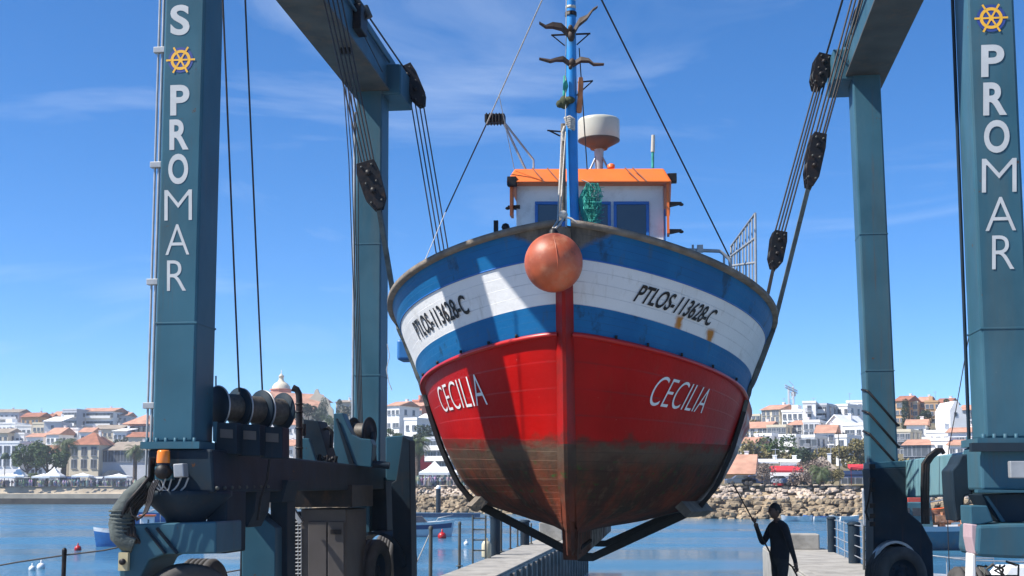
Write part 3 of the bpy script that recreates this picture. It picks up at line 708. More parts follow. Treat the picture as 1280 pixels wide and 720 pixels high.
def surf(side,a,q,off=0.0):
    W=cr([l[0] for l in LV_],q); s0=lin([l[1] for l in LV_],q); Lf=lin([l[2] for l in LV_],q); e=lin([l[3] for l in LV_],q)
    zs=lin([l[4] for l in LV_],q); z36=lin([l[5] for l in LV_],q)
    s=s0+(SE-s0)*a**2.4
    t=min(1,(s-s0)/(Lf-s0)); g=max(0,1-(1-t)**2)**e
    if s>8: g*=1-.30*((s-8)/(SE-8))**2*(1+ (8-q)*.25)
    g=max(g,0)
    if s>3.4 and q<5.6: u_=min(1,(s-3.4)/2.8); g*=1+.15*(3*u_*u_-2*u_**3)*min(1,(5.6-q)/1.0)
    w=.09+W*g*.975
    fz=(max(s,0)/3.6)**.68
    if q<4: fz=min(1,s/3.6)
    z=zs+(z36-zs)*fz
    if q<4 and s>8: z+=(4-q)*.09*((s-8)/5)**2*2
    return BF(s,side*w,z)
def surfn(side,a,q,off):
    p=surf(side,a,q); da=.004; a1=max(a-da,.001)
    pa=surf(side,a+da,q)-surf(side,a1,q); pq=surf(side,a,min(q+.05,8))-surf(side,a,max(q-.05,0))
    n=pa.cross(pq); n.normalize()
    if n.dot(BU)*side<0: n=-n
    return p+n*off
boat=thing('fishing_boat','wooden fishing boat, blue and white above and red below, hanging in slings from the hoist','boat',BF(6,0,.9))
# hull materials need the boat's own coordinates
def hull_mat(name,kind):
    m=bpy.data.materials.new(name); nt,N,L=nodes(m); b=N['Principled BSDF']; tc=N.new('ShaderNodeTexCoord')
    def noise_(s,d=6,sc_=(1,1,1),rough=.6):
        mp=N.new('ShaderNodeMapping'); mp.inputs['Scale'].default_value=sc_; n=N.new('ShaderNodeTexNoise'); n.inputs['Scale'].default_value=s; n.inputs['Detail'].default_value=d; n.inputs['Roughness'].default_value=rough
        L.new(tc.outputs['Object'],mp.inputs[0]); L.new(mp.outputs[0],n.inputs['Vector']); return n.outputs['Fac']
    def rng(v,a,b_,c=0,d=1):
        r=N.new('ShaderNodeMapRange'); r.inputs['From Min'].default_value=a; r.inputs['From Max'].default_value=b_; r.inputs['To Min'].default_value=c; r.inputs['To Max'].default_value=d; L.new(v,r.inputs['Value']); return r.outputs[0]
    def mix(f,A,B):
        x=N.new('ShaderNodeMix'); x.data_type='RGBA'
        L.new(f,x.inputs['Factor']); 
        if isinstance(A,tuple): x.inputs['A'].default_value=(*A,1)
        else: L.new(A,x.inputs['A'])
        if isinstance(B,tuple): x.inputs['B'].default_value=(*B,1)
        else: L.new(B,x.inputs['B'])
        return x.outputs['Result']
    def mth(op,a,b_=None):
        x=N.new('ShaderNodeMath'); x.operation=op
        for i,v in enumerate((a,b_)):
            if v is None: continue
            if isinstance(v,(int,float)): x.inputs[i].default_value=v
            else: L.new(v,x.inputs[i])
        return x.outputs[0]
    sx=N.new('ShaderNodeSeparateXYZ'); L.new(tc.outputs['Object'],sx.inputs[0])
    at=N.new('ShaderNodeAttribute'); at.attribute_name='strake'
    fr_=mth('FRACT',mth('MULTIPLY',at.outputs['Fac'],4.0)); seam=rng(fr_,.0,.07); seamn=mth('MULTIPLY',rng(fr_,.10,.0),rng(noise_(3,5),.3,.65))
    if kind=='bottom':
        f1=rng(noise_(1.6,8),.42,.62); f2=rng(noise_(3.5,9,(1,1,.25)),.5,.7); f3=rng(noise_(7,6),.55,.75); fz=rng(sx.outputs['Z'],.0,1.3)
        c=mix(f1,(.055,.022,.014),(.17,.038,.017)); c=mix(f2,c,(.035,.03,.018)); c=mix(f3,c,(.13,.075,.045))
        # slimy green-grey band near the old waterline
        zb=mth('MULTIPLY',rng(sx.outputs['Z'],.95,1.25),rng(noise_(2.6,8,(1,1,2)),.36,.6,0,.8)); c=mix(mth('MULTIPLY',zb,.7),c,(.05,.038,.022))
        zg=mth('MULTIPLY',rng(noise_(5,7,(1,1,2.5)),.6,.7),rng(sx.outputs['Z'],.9,1.05)); c=mix(zg,c,(.03,.075,.015))
        zt=mth('MULTIPLY',rng(sx.outputs['Z'],1.30,1.55),rng(noise_(2,8,(1,1,3)),.3,.55,.3,.95)); c=mix(zt,c,(.115,.075,.05)); zr2=mth('MULTIPLY',rng(mth('ADD',sx.outputs['Z'],mth('MULTIPLY',noise_(4,7,(1,1,2)),.45)),1.80,1.92),.9); c=mix(zr2,c,(.20,.018,.012))
        # the flank behind the sling still carries old flaking white paint
        yy=rng(sx.outputs['Y'],-2.1,-1.6); fl_=mth('MULTIPLY',yy,rng(noise_(2.4,9,(1,1,1),.7),.42,.56,0,.85)); c=mix(fl_,c,(.42,.39,.36))
        rough=.75; bs=.6
    elif kind=='red':
        f1=rng(noise_(1.3,6),.4,.7); f2=rng(noise_(5,9,(1,1,.3),.7),.6,.75,0,.7)
        c=mix(f1,(.33,.003,.002),(.43,.004,.003)); c=mix(f2,c,(.28,.03,.02)); f3=rng(noise_(22,6,(1,1,1),.7),.68,.74,0,.8); c=mix(f3,c,(.5,.3,.25)); rough=.38; bs=.22; zd=rng(mth('ADD',sx.outputs['Z'],mth('MULTIPLY',noise_(3,8,(1,1,1.6),.65),.62)),2.04,1.93); c=mix(mth('MULTIPLY',zd,.85),c,(.085,.028,.018)); fr9=mth('MULTIPLY',mth('MULTIPLY',rng(sx.outputs['Y'],-1.9,-1.5),rng(sx.outputs['Z'],2.5,2.1)),rng(noise_(2.4,9,(1,1,1),.7),.42,.56,0,.85)); c=mix(fr9,c,(.45,.42,.39))
    elif kind=='white':
        f1=rng(noise_(.9,7),.4,.7,0,.6); f2=rng(noise_(3.2,9,(2,2,.35),.7),.56,.76,0,.65)
        c=mix(f1,(.70,.70,.70),(.56,.56,.56)); c=mix(f2,c,(.36,.33,.28))
        for (px,py,Y) in ((840,406,17.1),(882,418,17.3)):
            p=P(px,py,Y)-OFF[boat.name]
            dx=mth('MULTIPLY',mth('SUBTRACT',sx.outputs['X'],p.x),15.0); dz=mth('SUBTRACT',p.z,sx.outputs['Z'])
            wv=mth('MULTIPLY',mth('SUBTRACT',noise_(9,3),.5),1.2)
            lx=mth('SUBTRACT',1.0,mth('ABSOLUTE',mth('ADD',mth('ADD',dx,mth('MULTIPLY',dz,3.2)),wv)))
            lz=mth('MULTIPLY',rng(dz,-.03,.02),rng(dz,.12,.32,1,0)); sd=rng(sx.outputs['X'],.5,.8)
            f=mth('MULTIPLY',mth('MULTIPLY',rng(lx,0,.6),lz),sd); c=mix(f,c,(.42,.17,.03))
        f3=rng(noise_(26,5,(1,1,1),.7),.68,.73,0,.7); c=mix(f3,c,(.18,.16,.13)); rough=.5; bs=.25
    else:
        f1=rng(noise_(1.4,6),.4,.7); f2=rng(noise_(4,9,(1,1,.3),.7),.58,.74,0,.7)
        c=mix(f1,(.007,.105,.27),(.012,.14,.33)); c=mix(f2,c,(.05,.09,.12))
        f4=rng(noise_(2.2,7,(1,1,.6),.6),.60,.66,0,.75); c=mix(f4,c,(.012,.045,.09))
        if kind=='bluetop':
            # weathered bare wood at the stem head
            p=BF(0,0,5.12)-OFF[boat.name]
            lx=mth('MULTIPLY',mth('ABSOLUTE',mth('SUBTRACT',sx.outputs['X'],p.x)),1/1.02)
            lz=mth('MULTIPLY',mth('SUBTRACT',p.z+.05,sx.outputs['Z']),1/.42)
            # lateral distance is tilted a little by the boat's heading
            sm=mth('ADD',mth('ADD',lx,lz),mth('MULTIPLY',mth('SUBTRACT',noise_(3.5,6),.5),.5)); f=rng(sm,1.0,.86)
            sy=rng(sx.outputs['Y'],p.y+1.6,p.y+1.0); f=mth('MULTIPLY',f,sy)
            wd=mix(rng(noise_(7,8,(1,1,.3)),.35,.65),(.16,.135,.11),(.05,.042,.036)); c=mix(f,c,wd)
        rough=.42; bs=.2
    c=mix(mth('MULTIPLY',seamn,.45),c,(.03,.025,.02))
    L.new(c,b.inputs['Base Color']); b.inputs['Roughness'].default_value=rough; b.inputs['Specular IOR Level'].default_value=.12
    bp=N.new('ShaderNodeBump'); bp.inputs['Strength'].default_value=bs; bp.inputs['Distance'].default_value=.03
    hh=mth('ADD',mth('MULTIPLY',seam,.8),mth('ADD',mth('MULTIPLY',noise_(14,6),.6),mth('MULTIPLY',noise_(1.2,3),1.2))); L.new(hh,bp.inputs['Height']); L.new(bp.outputs[0],b.inputs['Normal'])
    return m
HM=[hull_mat('antifouling_bottom','bottom'),hull_mat('red_hull','red'),hull_mat('blue_hull','blue'),hull_mat('white_hull','white'),hull_mat('blue_bulwark','bluetop')]
q=MB(); NA,NQ=90,64
for side in (-1,1):
    vs=[];fs=[]
    for i in range(NA+1):
        for j in range(NQ+1): vs.append(surf(side,i/NA,8*j/NQ))
    b0=len(q.v); q.v+=vs
    for i in range(NA):
        for j in range(NQ):
            a=b0+i*(NQ+1)+j; q.f.append([a,a+NQ+1,a+NQ+2,a+1]); qq=8*(j+.5)/NQ
            q.m.append(0 if qq<4 else 1 if qq<5 else 2 if qq<6 else 3 if qq<7 else 4); q.sm.append(True)
# transom and keel closure
t=[surf(-1,1,8*j/NQ) for j in range(NQ+1)]+[surf(1,1,8*j/NQ) for j in range(NQ,-1,-1)]
q.add(t,[tuple(range(len(t)))],4,False)
for i in range(NA):
    q.add([surf(-1,i/NA,0),surf(1,i/NA,0),surf(1,(i+1)/NA,0),surf(-1,(i+1)/NA,0)],[(0,1,2,3)],0,False)
# inner bulwark and deck
for side in (-1,1):
    for i in range(2,NA):
        A=surf(side,i/NA,8);B=surf(side,(i+1)/NA,8);LA=surf(side,i/NA,6.6);LB=surf(side,(i+1)/NA,6.6)
        def inn(p): 
            d=p-B0; l=d.dot(BU); s=d.dot(BV); return BF(s+.0,l-side*min(.09,abs(l)),p.z)
        A1,B1=inn(A),inn(B); A2=inn(LA);B2=inn(LB)
        q.add([A1,B1,B2,A2],[(0,1,2,3)],4,True)
        def cen(p): d=p-B0; return BF(d.dot(BV),0,p.z+.05)
        q.add([A2,B2,cen(B2),cen(A2)],[(0,1,2,3)],2,False)
hull=q.build('hull',HM,boat)
sa=hull.data.attributes.new('strake','FLOAT','POINT'); ng=(NA+1)*(NQ+1)
sa.data.foreach_set('value',[8*(i%(NQ+1))/NQ if i<2*ng else 8.0 for i in range(len(q.v))])
# rail cap
q=MB()
for side in (-1,1):
    ps=[surf(side,(i/60),8) for i in range(0,61)]
    for i in range(60):
        def sec(p,p2):
            d=(p2-p).normalized(); o=V((d.y,-d.x,0))*side; o.normalize(); 
            if o.dot(BU)*side<0: o=-o
            return [p+o*.07-Z*.02,p+o*.07+Z*.05,p-o*.14+Z*.05,p-o*.14-Z*.02]
        a=sec(ps[i],ps[min(i+1,60)]) if i<60 else None
        b_=sec(ps[i+1],ps[i+2]) if i+2<=60 else sec(ps[i+1],ps[i+1]*2-ps[i])
        q.add(a+b_,[(0,1,5,4),(1,2,6,5),(2,3,7,6),(3,0,4,7)],0,True)
q.build('rail_cap',M['wood'],boat,weld=True)
# rubbing strake between blue and red, and the thin ones at the band edges
def strake(qv,h,out,m,name='rubbing_strake'):
    q=MB()
    for side in (-1,1):
        n=70; rows=[]
        for i in range(n+1):
            a=(i/n); p0=surfn(side,max(a,.004),qv,-.01); p1=surfn(side,max(a,.004),qv,out); rows.append([p0+Z*h,p1+Z*h*.6,p1-Z*h*.6,p0-Z*h])
        for i in range(n):
            q.add(rows[i]+rows[i+1],[(0,1,5,4),(1,2,6,5),(2,3,7,6)],0,True)
    return q.build(name,m,boat,weld=True)
strake(5.0,.035,.06,M['redtrim']); strake(7.0,.012,.012,M['bluetrim'],'trim_strip')
# stem post: a wedge that narrows to the front
q=MB(); zz=[5.16,4.76,4.24,3.88,3.2,2.6]; secs=[]
prof=[(5.08,.06),(4.76,.06),(4.24,.12),(3.88,.16),(3.2,.24),(2.52,.32),(2.10,.44),(1.80,.58),(1.60,.72),(1.46,.86),(1.24,.92),(1.18,.96)]
for z,s in prof:
    fw=.022; bw=.16 if z>1.9 else .12
    dp=.10 if z>1.5 else .40; secs.append([BF(s-.17,-fw,z),BF(s-.17,fw,z),BF(s+dp,bw,z),BF(s+dp,-bw,z)])
for i in range(len(secs)-1):
    mi=0 if prof[i+1][0]>=3.87 and False else (1 if prof[i][0]<=2.6 else (2 if i==0 else 0))
    q.add(secs[i]+secs[i+1],[(0,1,5,4),(1,2,6,5),(2,3,7,6),(3,0,4,7)],mi,False)
q.add(secs[0],[(0,1,2,3)],0,False); q.add(secs[-1],[(3,2,1,0)],1,False)
q.build('stem',[HM[1],HM[0],M['wood']],boat,bevel=0,weld=True)
q=MB(); pts=[]
ks=[]
for s in (.92,3,6,9,12.6): ks.append((s,1.24 if s<1 else 1.22))
for i in range(len(ks)-1):
    (s0,z0),(s1,z1)=ks[i],ks[i+1]
    q.hex([BF(s0,-.085,z0-.12),BF(s0,.085,z0-.12),BF(s1,.085,z1-.12),BF(s1,-.085,z1-.12),BF(s0,-.10,1.50),BF(s0,.10,1.50),BF(s1,.10,1.50),BF(s1,-.10,1.50)])
q.build('keel',HM[0],boat)
for k in range(9):
    q=MB(); s=1.3+k*.3; q.lathe([(0,-.13),(.025,-.13),(.025,.13),(0,.13)],BF(s,0,1.25),axis=BU,n=6); q.build('keel_bolt',M['black'],boat)
# bilge keels / blocks
for side in (-1,1):
    q=MB(); ns=16; rows=[]
    for i in range(ns+1):
        a=.52+.33*i/ns; rows.append([surfn(side,a,2.35,-.02),surfn(side,a,2.35,.20),surfn(side,a,2.15,.20),surfn(side,a,2.1,-.02)])
    for i in range(ns): q.add(rows[i]+rows[i+1],[(0,1,5,4),(1,2,6,5),(2,3,7,6)],0,False)
    q.add(rows[0],[(0,1,2,3)],0,False); q.build('bilge_keel',M['wood'],boat,weld=True)
p=surf(-1,.62,7.0); q=MB(); q.box(p-BU*.06-Z*.10,BU*.11,BV*.2,Z*.16); q.build('quarter_block',M['blue'],boat,bevel=.04)
# lettering on the hull
def arc_table(side,qv,n=400):
    T=[(0,0.0)]; last=surf(side,0,qv); L_=0
    for i in range(1,n+1):
        a=i/n*.8; p=surf(side,a,qv); L_+=(p-last).length; last=p; T.append((a,L_))
    return T
def a_of(T,L_):
    for i in range(1,len(T)):
        if T[i][1]>=L_:
            a0,l0=T[i-1];a1,l1=T[i]; return a0+(a1-a0)*(L_-l0)/max(l1-l0,1e-9)
    return T[-1][0]
def find_arc(side,qv,px):
    best=None
    for i in range(5,500):
        a=i/500*.62; x=proj(surf(side,a,qv))[0]
        if best is None or abs(x-px)<best[0]: best=(abs(x-px),a)
    T=arc_table(side,qv); a=best[1]
    for t in T:
        if t[0]>=a: return t[1]
def hull_text(txt,side,px0,px1,q0,q1,m,shear=.0,bold=0,sx=1):
    """px0..px1 where the writing starts and ends in the photograph; q0..q1 its lower and upper level"""
    qm=(q0+q1)/2; T=arc_table(side,qm); l0=find_arc(side,qm,px0); l1=find_arc(side,qm,px1)
    uv,fs,_=text_mesh(txt,1,bold); q=MB(); h=.35
    # split long faces finely enough by simple mapping of every vertex
    vs=[]
    for a,b_ in uv:
        L_=l0+(l1-l0)*a+ (1 if l1>l0 else -1)*shear*(b_-.5); vs.append(surfn(side,a_of(T,L_),q0+(q1-q0)*b_,.012))
    q.add(vs,fs); return q.build('lettering',m,boat)
for side,x0,x1 in ((-1,521,584),(1,797,891)):
    hull_text('PTLOS-113628-C',side,x0,x1,6.30 if side>0 else 6.22,6.72 if side>0 else 6.68,M['black'],shear=.10*side if side>0 else -.04,bold=.02)
hull_text('CECILIA',-1,551,606,4.40,4.76,M['white'],shear=-.03,bold=-.012)
hull_text('CECILIA',1,815,883,4.42,4.76,M['white'],shear=.16,bold=-.012)
# small scuppers along the strake
q=MB()
for side in (-1,1):
    for a in (.18,.26,.34,.42,.5): q=MB(); q.lathe([(0,0),(.022,0),(.022,.03),(0,.03)],surfn(side,a,5.13,.02),axis=BU*side,n=8); q.build('scupper',M['black'],boat)
# ---- wheelhouse
WS=5.35; YW=BF(WS,0,0).y
zw0=3.9; zw1=zat(231,YW); zr=zat(212,YW)
wl,wr=-1.14,1.23
q=MB(); q.hex([BF(WS,wl,zw0),BF(WS,wr,zw0),BF(WS+2.2,wr,zw0),BF(WS+2.2,wl,zw0),BF(WS,wl,zw1),BF(WS,wr,zw1),BF(WS+2.2,wr,zw1),BF(WS+2.2,wl,zw1)])
wh=q.build('wheelhouse',M['white'],boat,bevel=.02)
q=MB() # roof: fascia sloping outwards
q.hex([BF(WS-.30,wl-.14,zw1-.02),BF(WS-.30,wr+.13,zw1-.02),BF(WS+2.4,wr+.13,zw1-.02),BF(WS+2.4,wl-.14,zw1-.02),BF(WS-.08,wl-.02,zr),BF(WS-.08,wr+.0,zr),BF(WS+2.3,wr,zr),BF(WS+2.3,wl,zr)])
rf=q.build('wheelhouse_roof',M['orange'],boat,bevel=.03)
for x0,x1 in ((-.86,-.66),(-.62,-.42),(.62,.84),(.74,.96)):
    q=MB(); q.tube([BF(WS-.19,x0,zr-.02),BF(WS-.32,x1,zw1-.02)],.012,4); q.build('roof_batten',M['tileb'],rf)
q=MB(); q.box(BF(WS-.02,wr+.06,zw1-.4),BU*.02,BV*.16,Z*.42); q.build('side_wing',M['orange'],wh)
q=MB(); q.box(BF(WS-.02,wl-.07,zw1-.25),BU*.02,BV*.12,Z*.28); q.build('side_wing',M['orange'],wh)
q=MB(); q.box(BF(WS+.1,wr+.012,zw1-.95),BU*.01,BV*.11,Z*.55); q.build('corner_trim',M['bluetrim'],wh)
def win(px0,px1,py0,py1):
    YY=YW-.01; a=P(px0,py0,YY);b_=P(px1,py1,YY); l0=(a-B0).dot(BU); l1=(b_-B0).dot(BU); z1,z0=a.z,b_.z; t=.05
    q=MB()
    for (x0,x1,y0,y1) in ((l0,l1,z0,z0+t),(l0,l1,z1-t,z1),(l0,l0+t,z0+t,z1-t),(l1-t,l1,z0+t,z1-t)):
        q.hex([BF(WS-.03,x0,y0),BF(WS-.03,x1,y0),BF(WS+.03,x1,y0),BF(WS+.03,x0,y0),BF(WS-.03,x0,y1),BF(WS-.03,x1,y1),BF(WS+.03,x1,y1),BF(WS+.03,x0,y1)])
    f=q.build('window_frame',M['bluetrim'],boat,bevel=.008)
    q=MB(); q.hex([BF(WS-.008,l0+t,z0+t),BF(WS-.008,l1-t,z0+t),BF(WS+.02,l1-t,z0+t),BF(WS+.02,l0+t,z0+t),BF(WS-.008,l0+t,z1-t),BF(WS-.008,l1-t,z1-t),BF(WS+.02,l1-t,z1-t),BF(WS+.02,l0+t,z1-t)])
    q.build('pane',M['glass'],f)
win(668,706,252,300); win(711,764,252,300); win(767,812,252,303)
q=MB()
for px,py in ((640,227),(840,223)): q.box(P(px,py,YW-.1),BU*.075,BV*.06,Z*.075)
q.build('deck_lamp',M['black'],wh,bevel=.01)
# mast
Ym=18.3; mb=P(717,300,Ym); mt=P(713.5,2,Ym)
q=MB(); q.tube([V((mb.x,mb.y,3.9)),mb,P(714.5,150,Ym),mt],[.09,.085,.078,.07],16); mast=q.build('mast',M['mastblue'],boat)
q=MB(); q.lathe([(0,-.04),(.075,-.04),(.075,.0),(.06,.0),(.06,.1),(.075,.1),(.075,.14),(.06,.16),(0,.19)],P(713.5,8,Ym),n=16); q.build('mast_light',M['radome'],mast)
q=MB(); q.lathe([(.085,-.03),(.085,.03),(0,.03)],P(713.5,18,Ym),n=12); q.build('mast_collar',M['black'],mast)
q=MB(); q.tube([P(703,276,Ym-.15),P(704,155,Ym-.1)],[.045,.035],8); q.build('wooden_pole',M['wood'],boat)
for y in (42,101): 
    q=MB()
    if y==42:
        q.tube([P(689,44,Ym),P(738,42,Ym)],.014,6); q.tube([P(690,44,Ym),P(706,57,Ym)],.01,5); q.tube([P(737,42,Ym),P(721,56,Ym)],.01,5)
    else:
        q.tube([P(722,103,Ym),P(741,101,Ym)],.012,6); q.tube([P(741,101,Ym),P(720,120,Ym)],.01,5)
    q.build('crosstree',M['black'],mast)
q=MB(); q.tube([P(684,163,Ym),P(706,165,Ym)],.012,6); q.tube([P(686,163,Ym),P(700,170,Ym)],.012,6); q.build('crosstree',M['black'],mast)
# bird silhouettes fixed to mast
def wingbird(body,wings,name='bird_ornament'):
    q=MB()
    for pts in wings:
        n=len(pts); Y=Ym-.16
        for i in range(n-1):
            (x0,y0,w0,d0),(x1,y1,w1,d1)=pts[i],pts[i+1]
            A=P(x0,y0,Y-d0);B=P(x1,y1,Y-d1)
            q.hex([A+V((0,.05,-w0)),A+V((0,-.04,-w0*.7)),B+V((0,-.04,-w1*.7)),B+V((0,.05,-w1)),A+V((0,.05,w0)),A+V((0,-.02,w0*.8)),B+V((0,-.02,w1*.8)),B+V((0,.05,w1))])
    for c,r,sc_ in body: q.ball(c,r,10,sc=sc_)
    return q.build(name,M['brown'],mast)
YB=Ym-.16
wingbird([(P(714,45,YB),.07,(.8,1.1,1.2)),(P(713,35,YB-.05),.045,(.8,1.4,1))],
  [[(712,43,.06,0),(702,33,.055,.03),(691,31,.045,.06),(682,33,.02,.1),(674,28,.012,.12)],[(715,43,.06,0),(724,27,.06,.03),(734,21,.035,.06),(741,12,.016,.1),(747,8,.01,.1)]])
wingbird([(P(715,78,YB),.06,(.9,1.1,1)),(P(713,84,YB-.06),.035,(.8,1.2,1))],
  [[(713,80,.04,0),(704,73,.04,.03),(695,74,.025,.06),(688,76,.022,.1),(674,73,.01,.1)],[(716,80,.04,0),(726,74,.04,.03),(736,75,.028,.06),(742,80,.018,.1),(755,80,.010,.1)]])
# brown gull shapes on the wheelhouse sides
def clip(px,py,d,Y=YW+.2):
    q=MB(); A=P(px,py,Y); B=A+BU*.20*d
    q.hex([A+V((0,.06,-.035)),A+V((0,-.1,-.035)),B+V((0,-.05,0)),B+V((0,.03,0)),A+V((0,.06,.03)),A+V((0,-.1,.03)),B+V((0,-.05,.035)),B+V((0,.03,.035))])
    q.ball(B,.035,8,sc=(1.2,1,.8)); q.build('fender_clip',M['brown'],wh)
clip(836,256,1);clip(836,290,1);clip(650,260,-1)
# mast fittings: green lump, float, shackles
q=MB(); q.ball(P(705,128,Ym-.1),.10,10,sc=(.7,.6,1)); q.ball(P(712,125,Ym-.12),.08,10,sc=(1,.6,.7)); q.ball(P(700,130,Ym-.1),.06,8); q.build('old_block',mat('mossy_block',(.05,.06,.03),.9,0,.5,12),mast)
q=MB(); q.tube([P(706,95,Ym-.1),P(707,108,Ym-.12),P(705,120,Ym-.1)],[.02,.04,.02],8); q.build('green_twine',M['green'],mast)
q=MB(); [q.tube([P(706+k,148+k*2.2,Ym-.1),P(712,146+k*2.6,Ym-.17),P(718,150+k*2.3,Ym-.1)],.022,7) for k in range(6)]; q.tube([P(706,158,Ym-.15),P(703,166,Ym-.17),P(705,176,Ym-.15)],.02,6); q.build('tied_rope',M['rope'],mast)
q=MB(); q.tube([P(726,97,Ym-.05),P(726,104,Ym-.05),P(724,139,Ym-.05),P(724,141,Ym-.05)],[.03,.04,.04,.03],10); q.build('wooden_float',mat('orange_wood',(.5,.18,.07),.7,0,.3,8),mast)
# radar
Yr=YW+.5
rb=thing_part=None
q=MB(); c=P(748.5,166,Yr); rr=.345
q.lathe([(0,.22),(rr*.95,.22),(rr*.995,.2),(rr,.16),(rr,-.12),(rr*.97,-.14),(rr*.5,-.21),(.14,-.25),(0,-.25)],c,n=36,mi=0)
rd=q.build('radar_dome',M['radome'],boat)
q=MB(); q.lathe([(rr*1.0,-.125),(rr*1.005,-.14),(rr*.52,-.235),(.15,-.252),(.14,-.28),(0,-.28)],c,n=36); q.build('dome_base',M['cabinet'],rd)
q=MB(); q.tube([c-Z*.26,V((c.x,c.y,zr-.02))],[.08,.06],12); q.lathe([(0,0),(.2,0),(.2,.03),(0,.03)],V((c.x,c.y,zr)),n=12)
for dx in (-.2,.2): q.tube([c-Z*.3,V((c.x+dx,c.y-.1,zr))],.018,6)
q.build('radar_pedestal',M['galv'],rd)
q=MB(); q.lathe([(.06,0),(.06,.05),(.03,.07),(0,.07)],P(764,210,YW+.2),n=14); q.build('roof_knob',M['orange'],boat)
q=MB(); a=P(816,210,YW+.3); q.tube([a,P(816,190,YW+.3)],.022,8); an=q.build('antenna',M['green'],boat)
q=MB(); q.tube([P(816,190,YW+.3),P(816.5,169,YW+.3)],[.034,.03],10); q.build('antenna_whip',M['radome'],an)
# bracket frame on left with rectangular lamp
Yk=YW+1.0
q=MB(); q.tube([P(628,150,Yk),P(657,212,Yk)],.022,6); q.tube([P(628,150,Yk),P(667,200,Yk),P(667,212,Yk)],.02,6); fk=q.build('lamp_stay',M['galv'],boat)
q=MB(); q.box(P(619,149,Yk),BU*.17,BV*.1,Z*.07)
for k in range(6): q.box(P(609+k*4,149,Yk-.02),BU*.012,BV*.12,Z*.082)
q.build('deck_floodlight',M['black'],fk,bevel=.01)
# stays
def stay(a,b_,r=.009,m='cable',name='stay'): 
    q=MB(); q.tube([a,b_],r,5); q.build(name,M[m],boat)
stay(P(682,-10,Ym+.3),P(608,155,20.5),.010,'rope'); stay(P(608,155,20.5),P(557,265,21.5),.012); stay(P(557,265,21.5),P(531,326,20.5),.007,'rope')
stay(P(624,120,20),P(643,212,YW),.006,'rope')
stay(P(746,-12,Ym),P(912,322,22.5),.014)
stay(P(708,-5,Ym-.1),P(707,160,Ym-.15),.007,'rope'); stay(P(724,60,Ym),P(734,212,Ym+.5),.009); stay(P(702,170,Ym-.2),P(697,276,15.8),.009,'rope')
stay(P(707,165,Ym-.2),P(700,270,16.0),.008,'rope')
# rack at the right quarter
Yq=21.0
rk=MB(); A=P(944,267,Yq);B=P(945,356,Yq);C=P(914,302,Yq-.9);D=P(914,345,Yq-.9)
A=P(944,267,20.3); B=P(945,360,20.3); C=P(914,308,22.3); D=P(914,345,22.3)
for (a,b_) in ((A,B),(A,C),(C,D),(A.lerp(B,.33),C.lerp(D,.33)),(A.lerp(B,.66),C.lerp(D,.66))): rk.tube([a,b_],.022,6)
for k in range(1,8): t=k/8; rk.tube([A.lerp(C,t),B.lerp(D,t)],.014,5)
rk.build('rail_rack',M['galv'],boat)
q=MB(); q.tube([P(850,312,21.6),P(900,314,21.6),P(912,324,21.6),P(914,340,21.6)],.03,8); q.tube([P(866,314,21.6),P(866,306,21.6)],.02,6); q.box(P(875,311,21.6),BU*.05,BV*.05,Z*.06); q.tube([P(905,318,21.6),P(905,350,21.6)],.02,6)
q.build('deck_rail',M['galv'],boat)
q=MB(); 
for s_,l_ in ((3.5,-1.0),): q.ball(P(632,284,18),.06,8); q.box(P(620,283,18),BU*.03,BV*.03,Z*.08)
q.build('deck_fitting',M['black'],boat)
# net hung beside the mast
q=MB(); random.seed(3); Yn=Ym-.05
for k in range(60):
    x=730+random.uniform(0,26); pts=[]
    for j in range(7):
        t=j/6; pts.append(P(740+(x-742)*(math.sin(math.pi*(.15+.8*t)))+random.uniform(-3,3),229+48*t,Yn+random.uniform(-.12,.12)))
    q.tube(pts,.004,4)
for k in range(30):
    y=234+k*1.5; q.tube([P(732+random.uniform(-2,2),y,Yn),P(743,y+random.uniform(-2,4),Yn-.1),P(754+random.uniform(-5,2),y+random.uniform(-5,5),Yn)],.0035,4)
tag(q.build('fishing_net',M['green']),'green fishing net hung beside the blue mast','net')
q=MB(); q.tube([P(732,238,Ym),P(731,250,Ym),P(733,268,Ym),P(733,278,Ym)],[.05,.1,.08,.04],10); tag(q.build('rolled_net',M['green']),'tight turquoise roll of net against the blue mast','net')
q=MB(); q.tube([P(727,225,Ym-.1),P(735,228,Ym-.1),P(744,236,Ym-.1),P(741,246,Ym-.1)],.008,5); tag(q.build('rope',M['rope']),'short pale rope end over the green net by the mast','rope')
# big orange float at the bow
fl=thing('buoy','big scuffed orange round float tied at the bow of the fishing boat','buoy',P(692,364,14.95))
cb=P(692,328.5,14.95); q=MB(); q.lathe([(.335*math.sin(math.pi*i/24),-.335*math.cos(math.pi*i/24)*1.02) for i in range(25)],cb,n=40); q.build('float',M['float'],fl)
q=MB(); q.lathe([(.335,-.006),(.343,0),(.335,.006)],cb,axis=(1,.1,.1),n=48); q.build('moulding_seam',M['float'],fl)
q=MB(); q.lathe([(.06,.32),(.05,.37),(.03,.40),(0,.40)],cb,n=14); q.lathe([(.03,-.34),(.04,-.31)],cb,n=10); q.build('float_neck',M['black'],fl)
q=MB(); a=cb+Z*.38; t_=BF(-.02,0,5.2)
q.tube([a,a.lerp(t_,.5)+V((.02,0,0)),t_],.014,6); q.tube([a+V((-.02,0,0)),t_+V((-.06,0,-.02))],.012,6); q.ball(t_+Z*.04,.055,8); q.tube([t_+Z*.02,t_+V((.09,-.06,-.02)),t_+V((.16,-.05,-.07))],.014,6)
q.build('float_lashing',M['rope'],fl)
